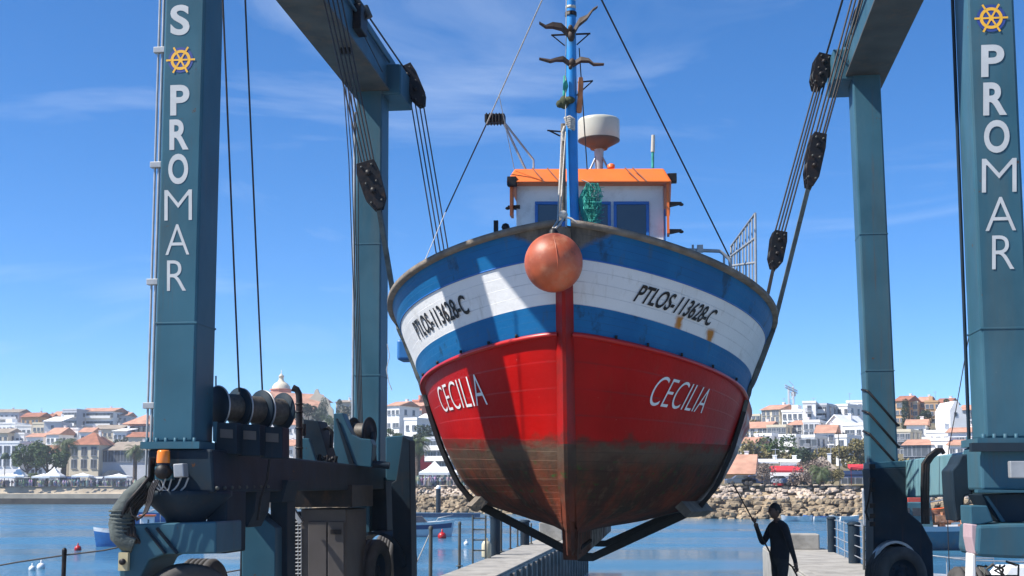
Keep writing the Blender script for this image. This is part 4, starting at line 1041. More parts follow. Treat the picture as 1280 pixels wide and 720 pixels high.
# ---- slings
def sling(a,name_label,grp,topL,topR,m,half):
    q=MB(); pts=[]
    qs=[8-.25*k for k in range(32)]
    path=[]
    for qq in qs: path.append(surfn(-1,a,qq,.03))
    path2=[surfn(1,a,qq,.03) for qq in reversed(qs)]
    cen0=BF((path[-1]-B0).dot(BV),0,3.5)
    kl=BF((path[-1]-B0).dot(BV),0,.97)
    P1=[p+(p-cen0).normalized()*.06*max(0,(i-13)/10) for i,p in enumerate(path[:24])]; P2=[p+(p-cen0).normalized()*.06*max(0,(i-13)/10) for i,p in reversed(list(enumerate(list(reversed(path2))[:24])))]
    full=[topL]+[topL.lerp(P1[0],.5)]+P1+[kl-BU*.1,kl+BU*.1]+P2+[topR.lerp(P2[-1],.5),topR]
    n=len(full); cen=BF(3.5,0,3)
    for i in range(n):
        t=(full[min(i+1,n-1)]-full[max(i-1,0)]).normalized(); w_=BV-t*BV.dot(t); w_.normalize(); nn=t.cross(w_).normalized()
        h=half if 2<i<n-3 else half*.55
        pts.append([full[i]-w_*h-nn*(.055 if 24<i<n-25 else .03),full[i]+w_*h-nn*(.055 if 24<i<n-25 else .03),full[i]+w_*h+nn*(.055 if 24<i<n-25 else .03),full[i]-w_*h+nn*(.055 if 24<i<n-25 else .03)])
    for i in range(n-1): q.add(pts[i]+pts[i+1],[(0,1,5,4),(1,2,6,5),(2,3,7,6),(3,0,4,7)],1 if 14<i<n-16 else 0,False)
    return tag(q.build('lifting_sling',[m,M['slingdark']],weld=True),name_label,'sling',grp)
aa=0.605
sling(aa,'grey webbing sling in front, passing under the bow of the raised boat','slings under the boat',P(474,262,YS),P(1010,236,YR),M['sling'],.11)
sling(.86,'rear webbing sling under the stern of the raised boat','slings under the boat',P(560,425,25.9),P(966,338,24.3),M['slingdark'],.12)
print('sling s',(surf(1,aa,8)-B0).dot(BV), proj(surf(1,aa,8)), proj(surf(-1,aa,8)),proj(surf(-1,aa,3)),proj(surf(1,aa,3)))
print('rail', [tuple(round(x) for x in proj(surf(s,a,8))) for s in (-1,1) for a in (.05,.2,.3,.4,.5,.6)])
# ------------------------------------------------------------------ man with the boat hook
def skin_mesh(joints,edges,root,sub=2):
    me=bpy.data.meshes.new('sk'); me.from_pydata([j[0] for j in joints],edges,[]); o=bpy.data.objects.new('sk',me); COL.objects.link(o)
    md=o.modifiers.new('s','SKIN'); md.use_smooth_shade=True
    for i,j in enumerate(joints):
        r=j[1]; r=(r,r) if not hasattr(r,'__len__') else r
        me.skin_vertices[0].data[i].radius=r
    me.skin_vertices[0].data[root].use_root=True
    sb=o.modifiers.new('b','SUBSURF'); sb.levels=sub; sb.render_levels=sub
    dg=bpy.context.evaluated_depsgraph_get(); e=o.evaluated_get(dg); r=e.to_mesh()
    vs=[v.co.copy() for v in r.vertices]; fs=[tuple(p.vertices) for p in r.polygons]; e.to_mesh_clear(); bpy.data.objects.remove(o); return vs,fs
Yp=20.6; pc=P(975,700,Yp); pc.z=0
Fw=V((-.94,-.34,0)).normalized(); Sd=Z.cross(Fw)   # faces the hull: forward, left side
def PM(f,l,z): return pc+Fw*f+Sd*l+Z*z
# forward f, left l, height z
J={'pelvis':((0,0,.95),(.15,.115)),'waist':((.0,0,1.08),(.145,.11)),'chest':((.01,0,1.28),(.17,.13)),'uchest':((.02,0,1.40),(.15,.11)),'neck':((.04,0,1.50),.058),
 'neck2':((.05,0,1.54),.055)}
names=list(J); jo=[(PM(*J[k][0]),J[k][1]) for k in names]; ed=[(0,1),(1,2),(2,3),(3,4),(4,5)]
def addj(f,l,z,r,par): jo.append((PM(f,l,z),r)); ed.append((par,len(jo)-1)); return len(jo)-1
HS=[]
arms={}
for s,el,wr_,hd in ((-1,(.17,-.22,1.13),(.30,-.16,1.38),(.34,-.14,1.46)),(1,(-.03,.26,1.12),(-.10,.27,.90),(-.12,.26,.82))):
    a=addj(.02,s*.13,1.42,.075,3); a=addj(.02,s*.20,1.40,.066,a); b_=addj(*el,.05,a); c=addj(*wr_,.034,b_); d=addj(*hd,(.045,.024),c); arms[s]=(wr_,hd)
for s in (-1,1):
    a=addj(0,s*.10,.88,.105,0); b_=addj(.03*s+.02,s*.12,.50,.068,a); c=addj(.02*s-.02,s*.12,.12,.045,b_); d=addj(.02*s-.01,s*.12,.05,.048,c); e=addj(.10+.02*s,s*.13,.035,.04,d); f=addj(.17+.02*s,s*.135,.03,.03,e)
vs,fs=skin_mesh(jo,ed,0)
pm=MB(); pm.add(vs,fs,0,True)
# head with jaw, nose, ears
hc=PM(.075,0,1.645)
def head():
    n=28; m_=20
    for i in range(m_):
        pass
    vs=[];fs=[]
    for i in range(m_+1):
        ph=math.pi*i/m_; z=math.cos(ph)
        for k in range(n):
            an=2*math.pi*k/n; x=math.sin(ph)*math.cos(an); y=math.sin(ph)*math.sin(an)
            rx=.098; ry=.076; rz=.122
            jx=1-.22*max(0,-z)*(1 if x<0 else .35); jy=1-.28*max(0,-z)
            px_,py_,pz_=x*rx*jx,y*ry*jy,z*rz
            if x>.2:
                # nose, brow, eye hollows, lips and chin
                px_+=.024*math.exp(-((py_/.012)**2))*math.exp(-(((pz_+.018)/.022)**2))
                px_+=.006*math.exp(-(((pz_-.03)/.012)**2)); 
                for e in (-1,1): px_-=.010*math.exp(-(((py_-e*.03)/.014)**2)-(((pz_-.008)/.012)**2))
                px_+=.006*math.exp(-(((pz_+.062)/.010)**2)-((py_/.022)**2)); px_+=.010*math.exp(-(((pz_+.10)/.014)**2)-((py_/.02)**2))
            vs.append(hc+Fw*px_+Sd*py_+Z*pz_)
    for i in range(m_):
        for k in range(n):
            k2=(k+1)%n; fs.append((i*n+k,i*n+k2,(i+1)*n+k2,(i+1)*n+k))
    pm.add(vs,fs,1,True)
head()
for e in (-1,1):
    pm.ball(hc+Fw*.084+Sd*e*.03+Z*.008,.011,8,mi=3); pm.ball(hc+Sd*e*.077+Fw*-.005-Z*.005,.026,8,mi=1,sc=(.8,.35,1.2))
# fingers: raised hand closes round the pole, hanging hand is slightly curled
def chain(pts,r0,mi=1):
    pts=[V(p) for p in pts]; rr=[r0,r0*.95,r0*.88,r0*.75][:len(pts)]
    jo=[(p,r) for p,r in zip(pts,rr)]; v_,f_=skin_mesh(jo,[(i,i+1) for i in range(len(pts)-1)],0,1); pm.add(v_,f_,mi,True)
wr_,hd=arms[-1]
pd=(P(918,607,Yp-.15)-P(962,690,Yp)).normalized()
hp=PM(.37,-.15,1.50)   # where pole passes the palm
for k in range(4):
    o=pd*(.018*(k-1.5)+.02); b0=hp-Fw*.035+o; L_=[1,1.08,1.02,.85][k]
    chain([b0,b0+Fw*.03*L_+Sd*.026,b0+Fw*.055*L_+Sd*.008,b0+Fw*.04*L_-Sd*.02],.0095)
b0=hp-Fw*.03-pd*.02; chain([b0,b0-Sd*.03+Fw*.01,b0-Sd*.03+Fw*.035+pd*.02],.011)
pm.ball(hp-Fw*.035,.034,10,mi=1,sc=(.7,.6,1.1))
wr_,hd=arms[1]; h0=PM(*hd); dn=(PM(*hd)-PM(*wr_)).normalized()
pm.ball(h0+dn*.01,.036,10,mi=1,sc=(.9,.55,1.2))
for k in range(4):
    o=Fw*(.019*(k-1.5)); L_=[.82,1,1.06,.95][k]; b0=h0+dn*.035+o; chain([b0,b0+dn*.034*L_,b0+dn*.058*L_-Sd*.012,b0+dn*.072*L_-Sd*.03],.0092)
b0=h0+Fw*.03; chain([b0,b0+Fw*.022+dn*.022,b0+Fw*.03+dn*.048-Sd*.01],.0105)
for i_,f_ in enumerate(pm.f):
    if pm.m[i_]==0:
        zc_=sum(pm.v[k].z for k in f_)/len(f_); cc=sum((pm.v[k] for k in f_),V((0,0,0)))/len(f_)
        if zc_<.10: pm.m[i_]=5
        elif zc_<.93 and abs((cc-pc).dot(Fw))<.16 and abs((cc-pc).dot(Sd))<.24: pm.m[i_]=4
        elif zc_>1.475 and abs((cc-pc-Fw*.05).dot(Sd))<.07 and (cc-pc).dot(Fw)<.15: pm.m[i_]=1
        elif (cc-PM(*arms[-1][1])).length<.06 or (cc-PM(*arms[1][1])).length<.06: pm.m[i_]=1
man=pm.build('person',[M['cloth'],M['skin'],M['hair'],mat('eye_dark',(.02,.015,.012),.3),mat('dark_trousers',(.02,.022,.026),.9,0,.3,9,bump=.5,bscale=16),mat('dark_shoes',(.015,.012,.01),.5)],loc=pc); tag(man,'man in dark clothes seen from the side, holding a long pole up to the hull','person')
# hair as a cap over the skull
q=MB(); vs=[];fs=[];n=24
for i in range(11):
    ph=math.pi*.60*i/10
    for k in range(n):
        an=2*math.pi*k/n; x=math.sin(ph)*math.cos(an); y=math.sin(ph)*math.sin(an); z=math.cos(ph)
        cut=0 if x<.3 else 1
        zz_=max(z,.30) if x>.25 else (max(z,.0) if x>-.1 else z)
        s_=1.0 if zz_==z else math.sqrt(max(0,1-zz_*zz_))/max(math.sin(ph),.01)
        wob=1+.02*math.sin(k*5+i*3)
        vs.append(hc+Fw*(x*s_*.103*wob-.006)+Sd*(y*s_*.081*wob)+Z*(zz_*.129*wob+.002))
for i in range(10):
    for k in range(n): k2=(k+1)%n; fs.append((i*n+k,i*n+k2,(i+1)*n+k2,(i+1)*n+k))
q.add(vs,fs,0,True); q.build('hair',M['hair'],man)
q=MB(); q.tube([P(917,606,Yp-.15),hp,P(962,690,Yp),P(966,712,Yp+.02)],[.010,.012,.013,.013],8); tag(q.build('boat_hook',M['brown']),'long thin pole held up to the hull by the man in dark clothes','pole')
q=MB(); q.tube([P(985,704,Yp+.25),P(990,708,Yp+.27),P(996,719,Yp+.3),P(1001,740,Yp+.3),P(1003,762,Yp+.3)],.014,6); tag(q.build('hose',M['black']),'thin black hose curving down behind the man in dark clothes','hose')
# ------------------------------------------------------------------ far shore terrain
BANK=[(-420,345),(-130,324),(-86,322),(-45,262),(-10,216),(27,174),(56,168),(160,160),(420,150)]
def bankY(X):
    for i in range(len(BANK)-1):
        (x0,y0),(x1,y1)=BANK[i],BANK[i+1]
        if x0<=X<=x1: return y0+(y1-y0)*(X-x0)/(x1-x0)
    return BANK[0][1] if X<BANK[0][0] else BANK[-1][1]
def terr(X,Y):
    d=Y-bankY(X)-24
    if d<=0: return 2.3
    z=2.3+.105*d if d<180 else 2.3+18.9+.05*(d-180)
    z=min(z,29)
    if X<-30: z=2.3+(z-2.3)*(.80+.2*min(1,(-30-X)/60)*0)
    return z+noise.noise(V((X*.02,Y*.02,0)))*1.2*min(1,d/40)
q=MB(); nx,ny=120,50; vs=[];fs=[]
for i in range(nx+1):
    X=-420+840*i/nx
    for j in range(ny+1):
        Yv=bankY(X)+ (600*(j/ny)**1.5); vs.append((X,Yv,terr(X,Yv)))
for i in range(nx):
    for j in range(ny): a=i*(ny+1)+j; fs.append((a,a+1,a+ny+2,a+ny+1))
q.add(vs,fs,0,True); tag(q.build('hills',M['hill'],loc=(0,0,0)),kind='structure')
# promenade strip behind the bank
q=MB(); pts=[]
for X in range(-420,421,10):
    Yv=bankY(X); pts.append(((X,Yv-.5,2.33),(X,Yv+22,2.33)))
for a,b_ in zip(pts,pts[1:]): q.add([a[0],b_[0],b_[1],a[1]],[(0,1,2,3)])
tag(q.build('promenade',M['asphalt'],loc=(0,0,0)),kind='structure')
# sea wall on the left: pale upper wall with a ledge, dark wet foot
q=MB(); segs=[X for X in range(-420,-39,10)]
for X0,X1 in zip(segs,segs[1:]):
    for (o0,z0,o1,z1,mi) in ((-1.0,.8,-.0,2.45,0),(-2.6,.6,-1.0,.8,0),(-2.6,-.6,-2.6,.6,0),(-2.75,WZ-.4,-2.62,-.5,1),(0,2.45,.8,2.45,0)):
        A=(X0,bankY(X0)+o0,z0);B=(X1,bankY(X1)+o0,z0);C=(X1,bankY(X1)+o1,z1);D=(X0,bankY(X0)+o1,z1); q.add([A,B,C,D],[(0,1,2,3)],mi,False)
tag(q.build('sea_wall',[M['stonew'],M['stoned']],loc=(0,320,0)),'long pale stone sea wall with a dark wet foot along the left shore','wall')
# rock bank on the right
q=MB(); segs=[X for X in range(-46,300,6)]
for X0,X1 in zip(segs,segs[1:]):
    A=(X0,bankY(X0)-5.2,WZ-.8);B=(X1,bankY(X1)-5.2,WZ-.8);C=(X1,bankY(X1)+.8,2.25);D=(X0,bankY(X0)+.8,2.25); q.add([A,B,C,D],[(0,1,2,3)])
tag(q.build('bank',M['rock'],loc=(0,170,0)),kind='structure')
def rocks(lo,hi,n,size,m,seed,Xr):
    random.seed(seed); q=MB()
    base=[]; bm=bmesh.new(); bmesh.ops.create_icosphere(bm,subdivisions=2,radius=1); bv=[v.co.copy() for v in bm.verts]; bf=[tuple(v.index for v in f.verts) for f in bm.faces]; bm.free()
    for k in range(n):
        X=random.uniform(*Xr); t=random.random(); off=lo[0]+(hi[0]-lo[0])*t; z=lo[1]+(hi[1]-lo[1])*t; s=size*random.uniform(.5,1.35)
        sx,sy,sz=random.uniform(.9,1.6),random.uniform(.8,1.2),random.uniform(.55,.9); ro=random.uniform(0,6.28); c=V((X,bankY(X)+off,z)); sd_=random.uniform(0,99)
        vs=[]
        for v in bv:
            w_=v*(1+.35*noise.noise(v*1.3+V((sd_,0,0)))); 
            w_=V((max(-.75,min(.75,w_.x))*sx,max(-.75,min(.75,w_.y))*sy,max(-.7,min(.7,w_.z))*sz))*s
            vs.append(c+V((w_.x*math.cos(ro)-w_.y*math.sin(ro),w_.x*math.sin(ro)+w_.y*math.cos(ro),w_.z)))
        q.add(vs,bf,0,False)
    return q,m
q,m=rocks((-5.6,WZ-.1),(-1.6,.9),2300,.46,M['rock'],1,(-46,90)); tag(q.build('boulders',m,loc=(0,170,0)),'brown boulders heaped along the waterline on the right shore','rocks',kind='stuff')
q,m=rocks((-2.4,.7),(.7,2.3),1700,.34,M['rockl'],2,(-46,90)); tag(q.build('pale_boulders',m,loc=(0,170,0)),'pale rocks along the top of the right shore','rocks',kind='stuff')
# ------------------------------------------------------------------ vegetation
def leafcloud(clumps,n,size,seed,m,squash=1):
    random.seed(seed); q=MB()
    for k in range(n):
        c,r=random.choice(clumps)
        d=V((random.gauss(0,1),random.gauss(0,1),random.gauss(0,1))).normalized()*r*random.uniform(.45,1.0)**.5; d.z*=squash
        p=V(c)+d; a=V((random.gauss(0,1),random.gauss(0,1),random.gauss(0,1))).normalized(); b_=a.cross(V((random.gauss(0,1),random.gauss(0,1),random.gauss(0,1)))).normalized(); s=size*random.uniform(.6,1.4)
        q.add([p-a*s,p-b_*s*.5,p+a*s,p+b_*s*.5],[(0,1,2,3)],0,False)
    return q
def tree(x,ybase_z,Y,h,w,label,m='leaf',cat='tree',group=None,seed=1,name='broadleaf_tree',nl=2600,trunk=.3,kind='round'):
    c=V((x,Y,ybase_z)); t=thing(name,label,cat,c,group); random.seed(seed)
    q=MB(); tr=max(.12,w*.035); th=h*trunk
    q.tube([c,c+Z*th*.6+V((.1,0,0)),c+Z*(th+h*.12)],[tr*1.3,tr,tr*.75],8)
    cl=[]
    if kind=='cypress':
        for k in range(14): z=h*(.12+.84*k/13); cl.append((c+V((random.uniform(-.1,.1)*w,random.uniform(-.1,.1)*w,z)),w*.5*math.sin(math.pi*min(1,(.18+.80*(1-k/13))))**.6*.9))
    else:
        nc=16
        for k in range(nc):
            a=random.uniform(0,6.28); rr=random.uniform(.1,.40)*w; z=h*(trunk+.1)+(h*(1-trunk)*.8)*random.uniform(0.02,.86)
            sh=math.sin(math.pi*min(1,max(0.08,(z/h-trunk)/(1.05-trunk))))**.5
            e=c+V((math.cos(a)*rr*sh*1.15,math.sin(a)*rr*sh,z)); cl.append((e,w*random.uniform(.13,.21)))
            if k<7: q.tube([c+Z*th*.8,c.lerp(e,.6)+Z*h*.05,e],[tr*.6,tr*.35,tr*.12],5)
    q.build('trunk',M['bark'],t)
    q=leafcloud(cl,nl,max(.16,w*.035),seed,m,.85 if kind!='cypress' else 1.1); q.build('crown',M[m],t); return t
def bush(x,z,Y,w,h,label,m,seed,group=None):
    c=V((x,Y,z)); random.seed(seed); cl=[(c+V((random.uniform(-.36,.36)*w,random.uniform(-.3,.3)*w,h*random.uniform(.2,.75))),random.uniform(.16,.28)*min(w,h*1.4)) for k in range(9)]
    q=leafcloud(cl,1500,max(.12,w*.035),seed,m,.9); 
    for k in range(5):
        q.tube([c,cl[k][0]],[.09,.03],4)
    return tag(q.build('bush',M[m],loc=c),label,'bush',group)
def palm(x,z,Y,h,fr,label,seed,group='palms on the promenade',dead=14,nf=46):
    c=V((x,Y,z)); t=thing('palm_tree',label,'palm tree',c,group); random.seed(seed)
    q=MB(); tr=fr*.13
    q.tube([c,c+Z*h*.3,c+Z*h*.8,c+Z*h],[tr*1.3,tr,tr*.95,tr*1.25],10)
    for k in range(24): q.lathe([(tr*1.0,0),(tr*1.12,h*.015),(tr*1.0,h*.03)],c+Z*h*k/25,n=8)
    q.build('trunk',M['bark'],t); top=c+Z*h
    def fronds(n,e0,e1,L0,m,name):
        q=MB()
        for k in range(n):
            az=random.uniform(0,6.28); el=random.uniform(e0,e1); ln=L0*random.uniform(.8,1.1); d=V((math.cos(az),math.sin(az),0)); pr=top; el_=el; sg=9; side=Z.cross(d)
            for j in range(sg):
                st=ln/sg; el_-=.17+.03*j*.6; nxt=pr+d*math.cos(el_)*st+Z*math.sin(el_)*st; wd=fr*.17*math.sin(math.pi*(.12+.86*j/sg))+.02; dr=-Z*wd*.65
                for s in (-1,1):
                    for u_ in (0,.5):
                        a=pr.lerp(nxt,u_); q.add([a,a+(nxt-pr)*.32,a+(nxt-pr)*.75+side*s*wd*1.2+dr],[(0,1,2)],0,False)
                pr=nxt
        q.build(name,M[m],t)
    fronds(nf,-.2,1.45,fr,'palm','crown'); fronds(dead,-1.2,-.5,fr*.7,'palmd','dry_fronds'); return t
def px_x(px,Y): return P(px,612,Y).x
def zp(py,Y): return zat(py,Y)
# left promenade trees
Yl=316+2
T=[(33,572,600,34,'green umbrella-shaped tree, leftmost on the sea front',11),(58,571,600,38,'green broad tree just left of the tall sea-front palm',12),(44,568,600,30,'bushy green tree between two others left of the tall sea-front palm',13)]
for px,yt,yb,wpx,lab,sd in T:
    Y=330 if sd!=13 else 334; tree(px_x(px,Y),2.33,Y,zp(yt-17,Y)-2.33,wpx*Y/F*1.25,lab,'leaf',group='trees on the sea front',seed=sd,trunk=.42)
palm(px_x(79,334),2.33,334,zp(556,334)-2.33,4.6,'tall palm on the left sea front beside the white two-storey house',21)
palm(px_x(168,334),2.33,334,zp(563,334)-2.33,3.9,'short palm on the left sea front near the hoist leg',22)
palm(px_x(41,326),2.33,326,2.6,2.1,'small low palm in front of the sea-front trees',23)
palm(px_x(522,232),2.33,232,zp(555,232)-2.33,3.4,'palm with hanging dry fronds just right of the left hoist machinery',24,dead=40)
palm(px_x(1027,176),2.33,176,1.8,2.3,'low palm bush on the right shore above the rocks',25,dead=20)
# ------------------------------------------------------------------ town
WM={}
def win_mesh(w,h,arch=False,shut=False):
    key=(round(w,1),round(h,1),arch)
    if key in WM: return WM[key]
    q=MB(); fr=.10
    q.box((0,-.03,0),(w/2+fr,0,0),(0,.05,0),(0,0,h/2+fr),1)
    q.box((0,-.06,0),(w/2,0,0),(0,.05,0),(0,0,h/2),0)
    q.box((0,-.075,0),(.035,0,0),(0,.05,0),(0,0,h/2),1)
    if arch: q.prism([(w/2*math.cos(math.pi*k/8),-.11,h/2+w/2*math.sin(math.pi*k/8)) for k in range(9)],(0,.1,0),0)
    q.box((0,-.14,-h/2-fr),(w/2+fr+.05,0,0),(0,.12,0),(0,0,.05),1)
    WM[key]=q.mesh('window',[M['winglass'],M['winframe']]); return WM[key]
HN=[0]
def house(x0,x1,yt,Y,label,wall='hw1',roof='flat',rh=1.6,fl=2,nc=3,depth=9,yaw=0,rmat='tile',zb=None,cat='house',group='houses of the hillside town',wf=(.7,.95),arch=False,balc=False,name=None,chim=True,doors=False):
    """front wall from x0 to x1 (photo) at distance Y, eaves at yt"""
    if roof=='gable' and Y>215 and x0>900 and 'roof' not in label: roof='flat'
    X0,X1=px_x(x0,Y),px_x(x1,Y); w_=X1-X0; cx=(X0+X1)/2; zt=zat(yt,Y); gb=min(terr(cx,Y),terr(X0,Y),terr(X1,Y))
    if zb is None: zb=gb-.3
    zb=min(zb,zt-2.5)
    kind=name or {'flat':'flat_roofed_house','gable':'gabled_house','hip':'hipped_roof_house','lean':'lean_roofed_house'}.get(roof,'house')
    c=V((cx,Y,zb)); t=thing(kind,label,cat,c,group); t.rotation_euler=(0,0,R(yaw-((30 if Y>215 else 14) if x0>450 else 8)))
    OFF[t.name]=V((0,0,0)); H=zt-zb; hw=w_/2
    q=MB(); q.bx(-hw,hw,0,depth,-1.0,H); q.build('wall',M[wall],t)
    if roof=='flat':
        q=MB(); q.bx(-hw-.12,hw+.12,-.12,.18,H+.002,H+.55);q.bx(-hw-.12,-hw+.18,.18,depth,H+.002,H+.55);q.bx(hw-.18,hw+.12,.18,depth,H+.002,H+.55);q.bx(-hw+.18,hw-.18,depth-.3,depth,H+.002,H+.55)
        q.build('parapet',M[wall],t)
        HN[0]+=1
        if HN[0]%7==0: q=MB(); q.bx(-hw*.5,hw*.1,depth*.4,depth*.75,H+.002,H+1.9); q.build('roof_hut',M[wall],t)
    elif roof=='gable':  # ridge along x
        q=MB(); o=.45
        q.add([(-hw-o,-o,H-.05),(hw+o,-o,H-.05),(hw+o,depth/2,H+rh),(-hw-o,depth/2,H+rh),(hw+o,depth+o,H-.05),(-hw-o,depth+o,H-.05)],[(0,1,2,3),(3,2,4,5),(0,3,5),(1,4,2),(0,5,4,1)]); q.build('roof',M[rmat],t)
    elif roof=='front':  # ridge along depth: gable faces the water
        q=MB(); q.add([(-hw,0,H),(hw,0,H),(0,0,H+rh-.15),(-hw,depth,H),(hw,depth,H),(0,depth,H+rh-.15)],[(0,1,2),(3,5,4)]); q.build('gable_wall',M[wall],t)
        q=MB(); o=.35
        for s in (-1,1):
            A=[(s*(hw+o),-o,H-.25),(0,-o,H+rh),(0,depth+o,H+rh),(s*(hw+o),depth+o,H-.25)]
            q.prism(A,(0,0,.22))
        q.build('roof',M[rmat],t)
    elif roof=='hip':
        q=MB(); o=.5; r_=min(hw,depth/2)*.9
        q.add([(-hw-o,-o,H),(hw+o,-o,H),(hw+o,depth+o,H),(-hw-o,depth+o,H),(-hw+r_,depth/2,H+rh),(hw-r_,depth/2,H+rh)],[(0,1,5,4),(1,2,5),(2,3,4,5),(3,0,4),(0,3,2,1)]); q.build('roof',M[rmat],t)
    elif roof=='lean':
        q=MB(); q.hex([(-hw-.3,-.5,H-.05),(hw+.3,-.5,H-.05),(hw+.3,depth,H+rh-.2),(-hw-.3,depth,H+rh-.2),(-hw-.3,-.5,H+.15),(hw+.3,-.5,H+.15),(hw+.3,depth,H+rh),(-hw-.3,depth,H+rh)]); q.build('roof',M[rmat],t)
    if chim and roof!='flat':
        q=MB(); q.bx(hw*.3,hw*.3+.6,depth*.5,depth*.5+.6,H+.2,H+rh+.45); q.bx(hw*.3-.1,hw*.3+.7,depth*.5-.1,depth*.5+.7,H+rh+.45,H+rh+.55); q.build('chimney',M['hw1'],t)
    fh=min(3.2,(H)/max(fl,1)) if fl else 3
    me=win_mesh(*wf,arch)
    for f in range(fl):
        z=H-fh*(f+.5)-.1
        for k in range(nc):
            xw=-hw+w_*(k+.5)/nc
            if (f*7+k*3+HN[0])%11==5: xw+=.3
            o=obj_from('window',me,t,(xw,0,z))
        if balc and f<fl:
            q=MB(); q.bx(-hw*.92,hw*.92,-1.1,-.01,z-1.05,z-.9); q.bx(-hw*.92,hw*.92,-1.1,-1.02,z-.9,z-.1)
            q.build('balcony',M['hw1'],t)
    if HN[0]%3==1 and fl>=2 and not balc and Y<330:
        z=H-fh*.5-.1; q=MB(); q.bx(-hw*.55,hw*.35,-.9,-.01,z-1.05,z-.92); q.bx(-hw*.55,hw*.35,-.9,-.84,z-.25,z-.18)
        for k in range(9): xx=-hw*.55+.9*hw*k/8; q.bx(xx-.03,xx+.03,-.89,-.85,z-.92,z-.25)
        q.build('balcony',M['winframe'],t)
    if HN[0]%4==2: q=MB(); q.tube([(hw*.5,depth*.5,H),(hw*.5,depth*.5,H+rh+1.6)],.05,4); q.tube([(hw*.5-.6,depth*.5,H+rh+1.4),(hw*.5+.6,depth*.5,H+rh+1.4)],.035,4); q.build('aerial',M['winframe'],t)
    ms=win_mesh(.9,1.2)
    for f in range(min(fl,3)):
        for sgn in (-1,1):
            for dy in (.3,.7):
                o=obj_from('window',ms,t,(sgn*hw,depth*dy,H-fh*(f+.5))); o.rotation_euler=(0,0,R(90)*sgn)
    if doors:
        q=MB(); q.bx(-.55,.55,-.06,.02,0.3,2.6); q.build('door',M['winframe'],t)
    HN[0]+=1
    return t
h=house
# left sea front
h(84,123,556,345,'white two-storey house with a brown hipped roof behind the tall palm','hw2','hip',3.4,2,3,11,0,'tileb',wf=(1.4,2.2),doors=True)
h(124,190,563,346,'white and pale blue building with arched windows on the left sea front','hw3','lean',2.6,1,8,10,0,'tileg',wf=(1.5,2.4),arch=True)
tb=h(-42,24,554,346,'white two-storey house at the far left edge of the sea front','hw1','flat',0,2,6,10,0,wf=(1.5,1.9))
h(25,83,566,349,'low white house mostly hidden behind the sea-front trees','hw1','gable',2.2,2,6,10,0,'tileb')
q=MB(); X=px_x(141,345); q.prism([(X+3.6*math.cos(math.pi*k/12),345-.25,2.33+3.4*math.sin(math.pi*k/12)+1.0) for k in range(13)]+[(X-3.6,344.75,2.33),(X+3.6,344.75,2.33)],(0,.2,0)); tag(q.build('archway',M['winglass']),'wide dark arched doorway in the white and pale blue sea-front building','doorway')
# left hill
h(73,94,513,470,'tall white apartment block, left wing of the biggest one on the left skyline','hw3','flat',0,6,4,14,-10,wf=(1.6,1.5),balc=True,cat='apartment block')
h(95,139,514,474,'widest white apartment block on the left skyline with balconies and red roof edges','hw1','gable',1.6,6,8,14,0,wf=(1.8,1.5),balc=True,cat='apartment block')
h(139,156,519,478,'narrow grey apartment block at the right end of the skyline row left of the hoist','hw3','gable',1.4,5,3,12,8,cat='apartment block')
h(-30,20,515,480,'long pale apartment block at the far left of the skyline','hw3','gable',1.4,5,8,12,6,'tileg',balc=True,cat='apartment block')
h(22,46,521,470,'house with a brown tiled roof on the left skyline, right of the long pale block','hw4','gable',1.8,2,4,10,0,'tileb')
h(46,60,522,476,'small ochre house on the left skyline beside the apartment blocks','hw4','gable',1.6,3,3,10,10,'tileb')
h(60,73,520,482,'narrow ochre house touching the left wing of the white apartment block','hw4','gable',2,3,2,10,0,'tile')
h(-12,16,530,430,'white terrace house with balconies below the far-left apartment block','hw1','flat',0,3,5,10,0,balc=True)
h(17,36,533,425,'white house with grey flat roof in the second row from left','hw1','flat',0,3,3,10,6)
h(37,53,530,420,'cream house with a flat roof above the left sea-front trees','hw2','flat',0,3,3,10,-4)
h(52,73,527,418,'shaded blank-walled house under the white apartment block','hw3','lean',2.2,3,1,12,10,'hw1')  # the wall's shade is put into its grey render
h(30,52,546,392,'white house with small dark windows right behind the left sea-front trees','hw1','gable',1.3,2,4,9,0)
h(54,72,543,388,'house with a bright red roof left of the tall palm top','hw1','gable',2.2,2,3,9,-8,'tile')
h(-20,8,541,395,'cream house at the left edge above the white sea-front house','hw2','gable',1.5,2,4,9,0,'tileg')
h(8,28,543,398,'white house with balcony and green-grey roof terrace at the left','hw1','flat',0,2,3,9,0,balc=True)
h(97,112,540,385,'small white house with a salmon roof above the brown hipped roof','hw1','gable',1.5,2,2,9,6)
h(113,150,536,400,'long cream house with a low roof under the skyline blocks','hw2','gable',1.4,2,6,9,0,'tileg')
h(150,186,530,405,'large villa with a salmon sloping roof next to the left hoist leg','hw5','hip',3.2,2,5,12,-6,'tile',wf=(2.2,1.8))
h(139,156,539,388,'white garden house below the salmon-roofed villa','hw1','lean',1.2,1,3,9,4,'hw1')
h(75,96,537,395,'white house just behind the top of the tall palm','hw1','flat',0,2,3,9,-4)
h(156,190,546,385,'cream terrace house with red wall roof beside the left hoist leg','hw2','gable',1.6,2,4,9,0,'tileb')
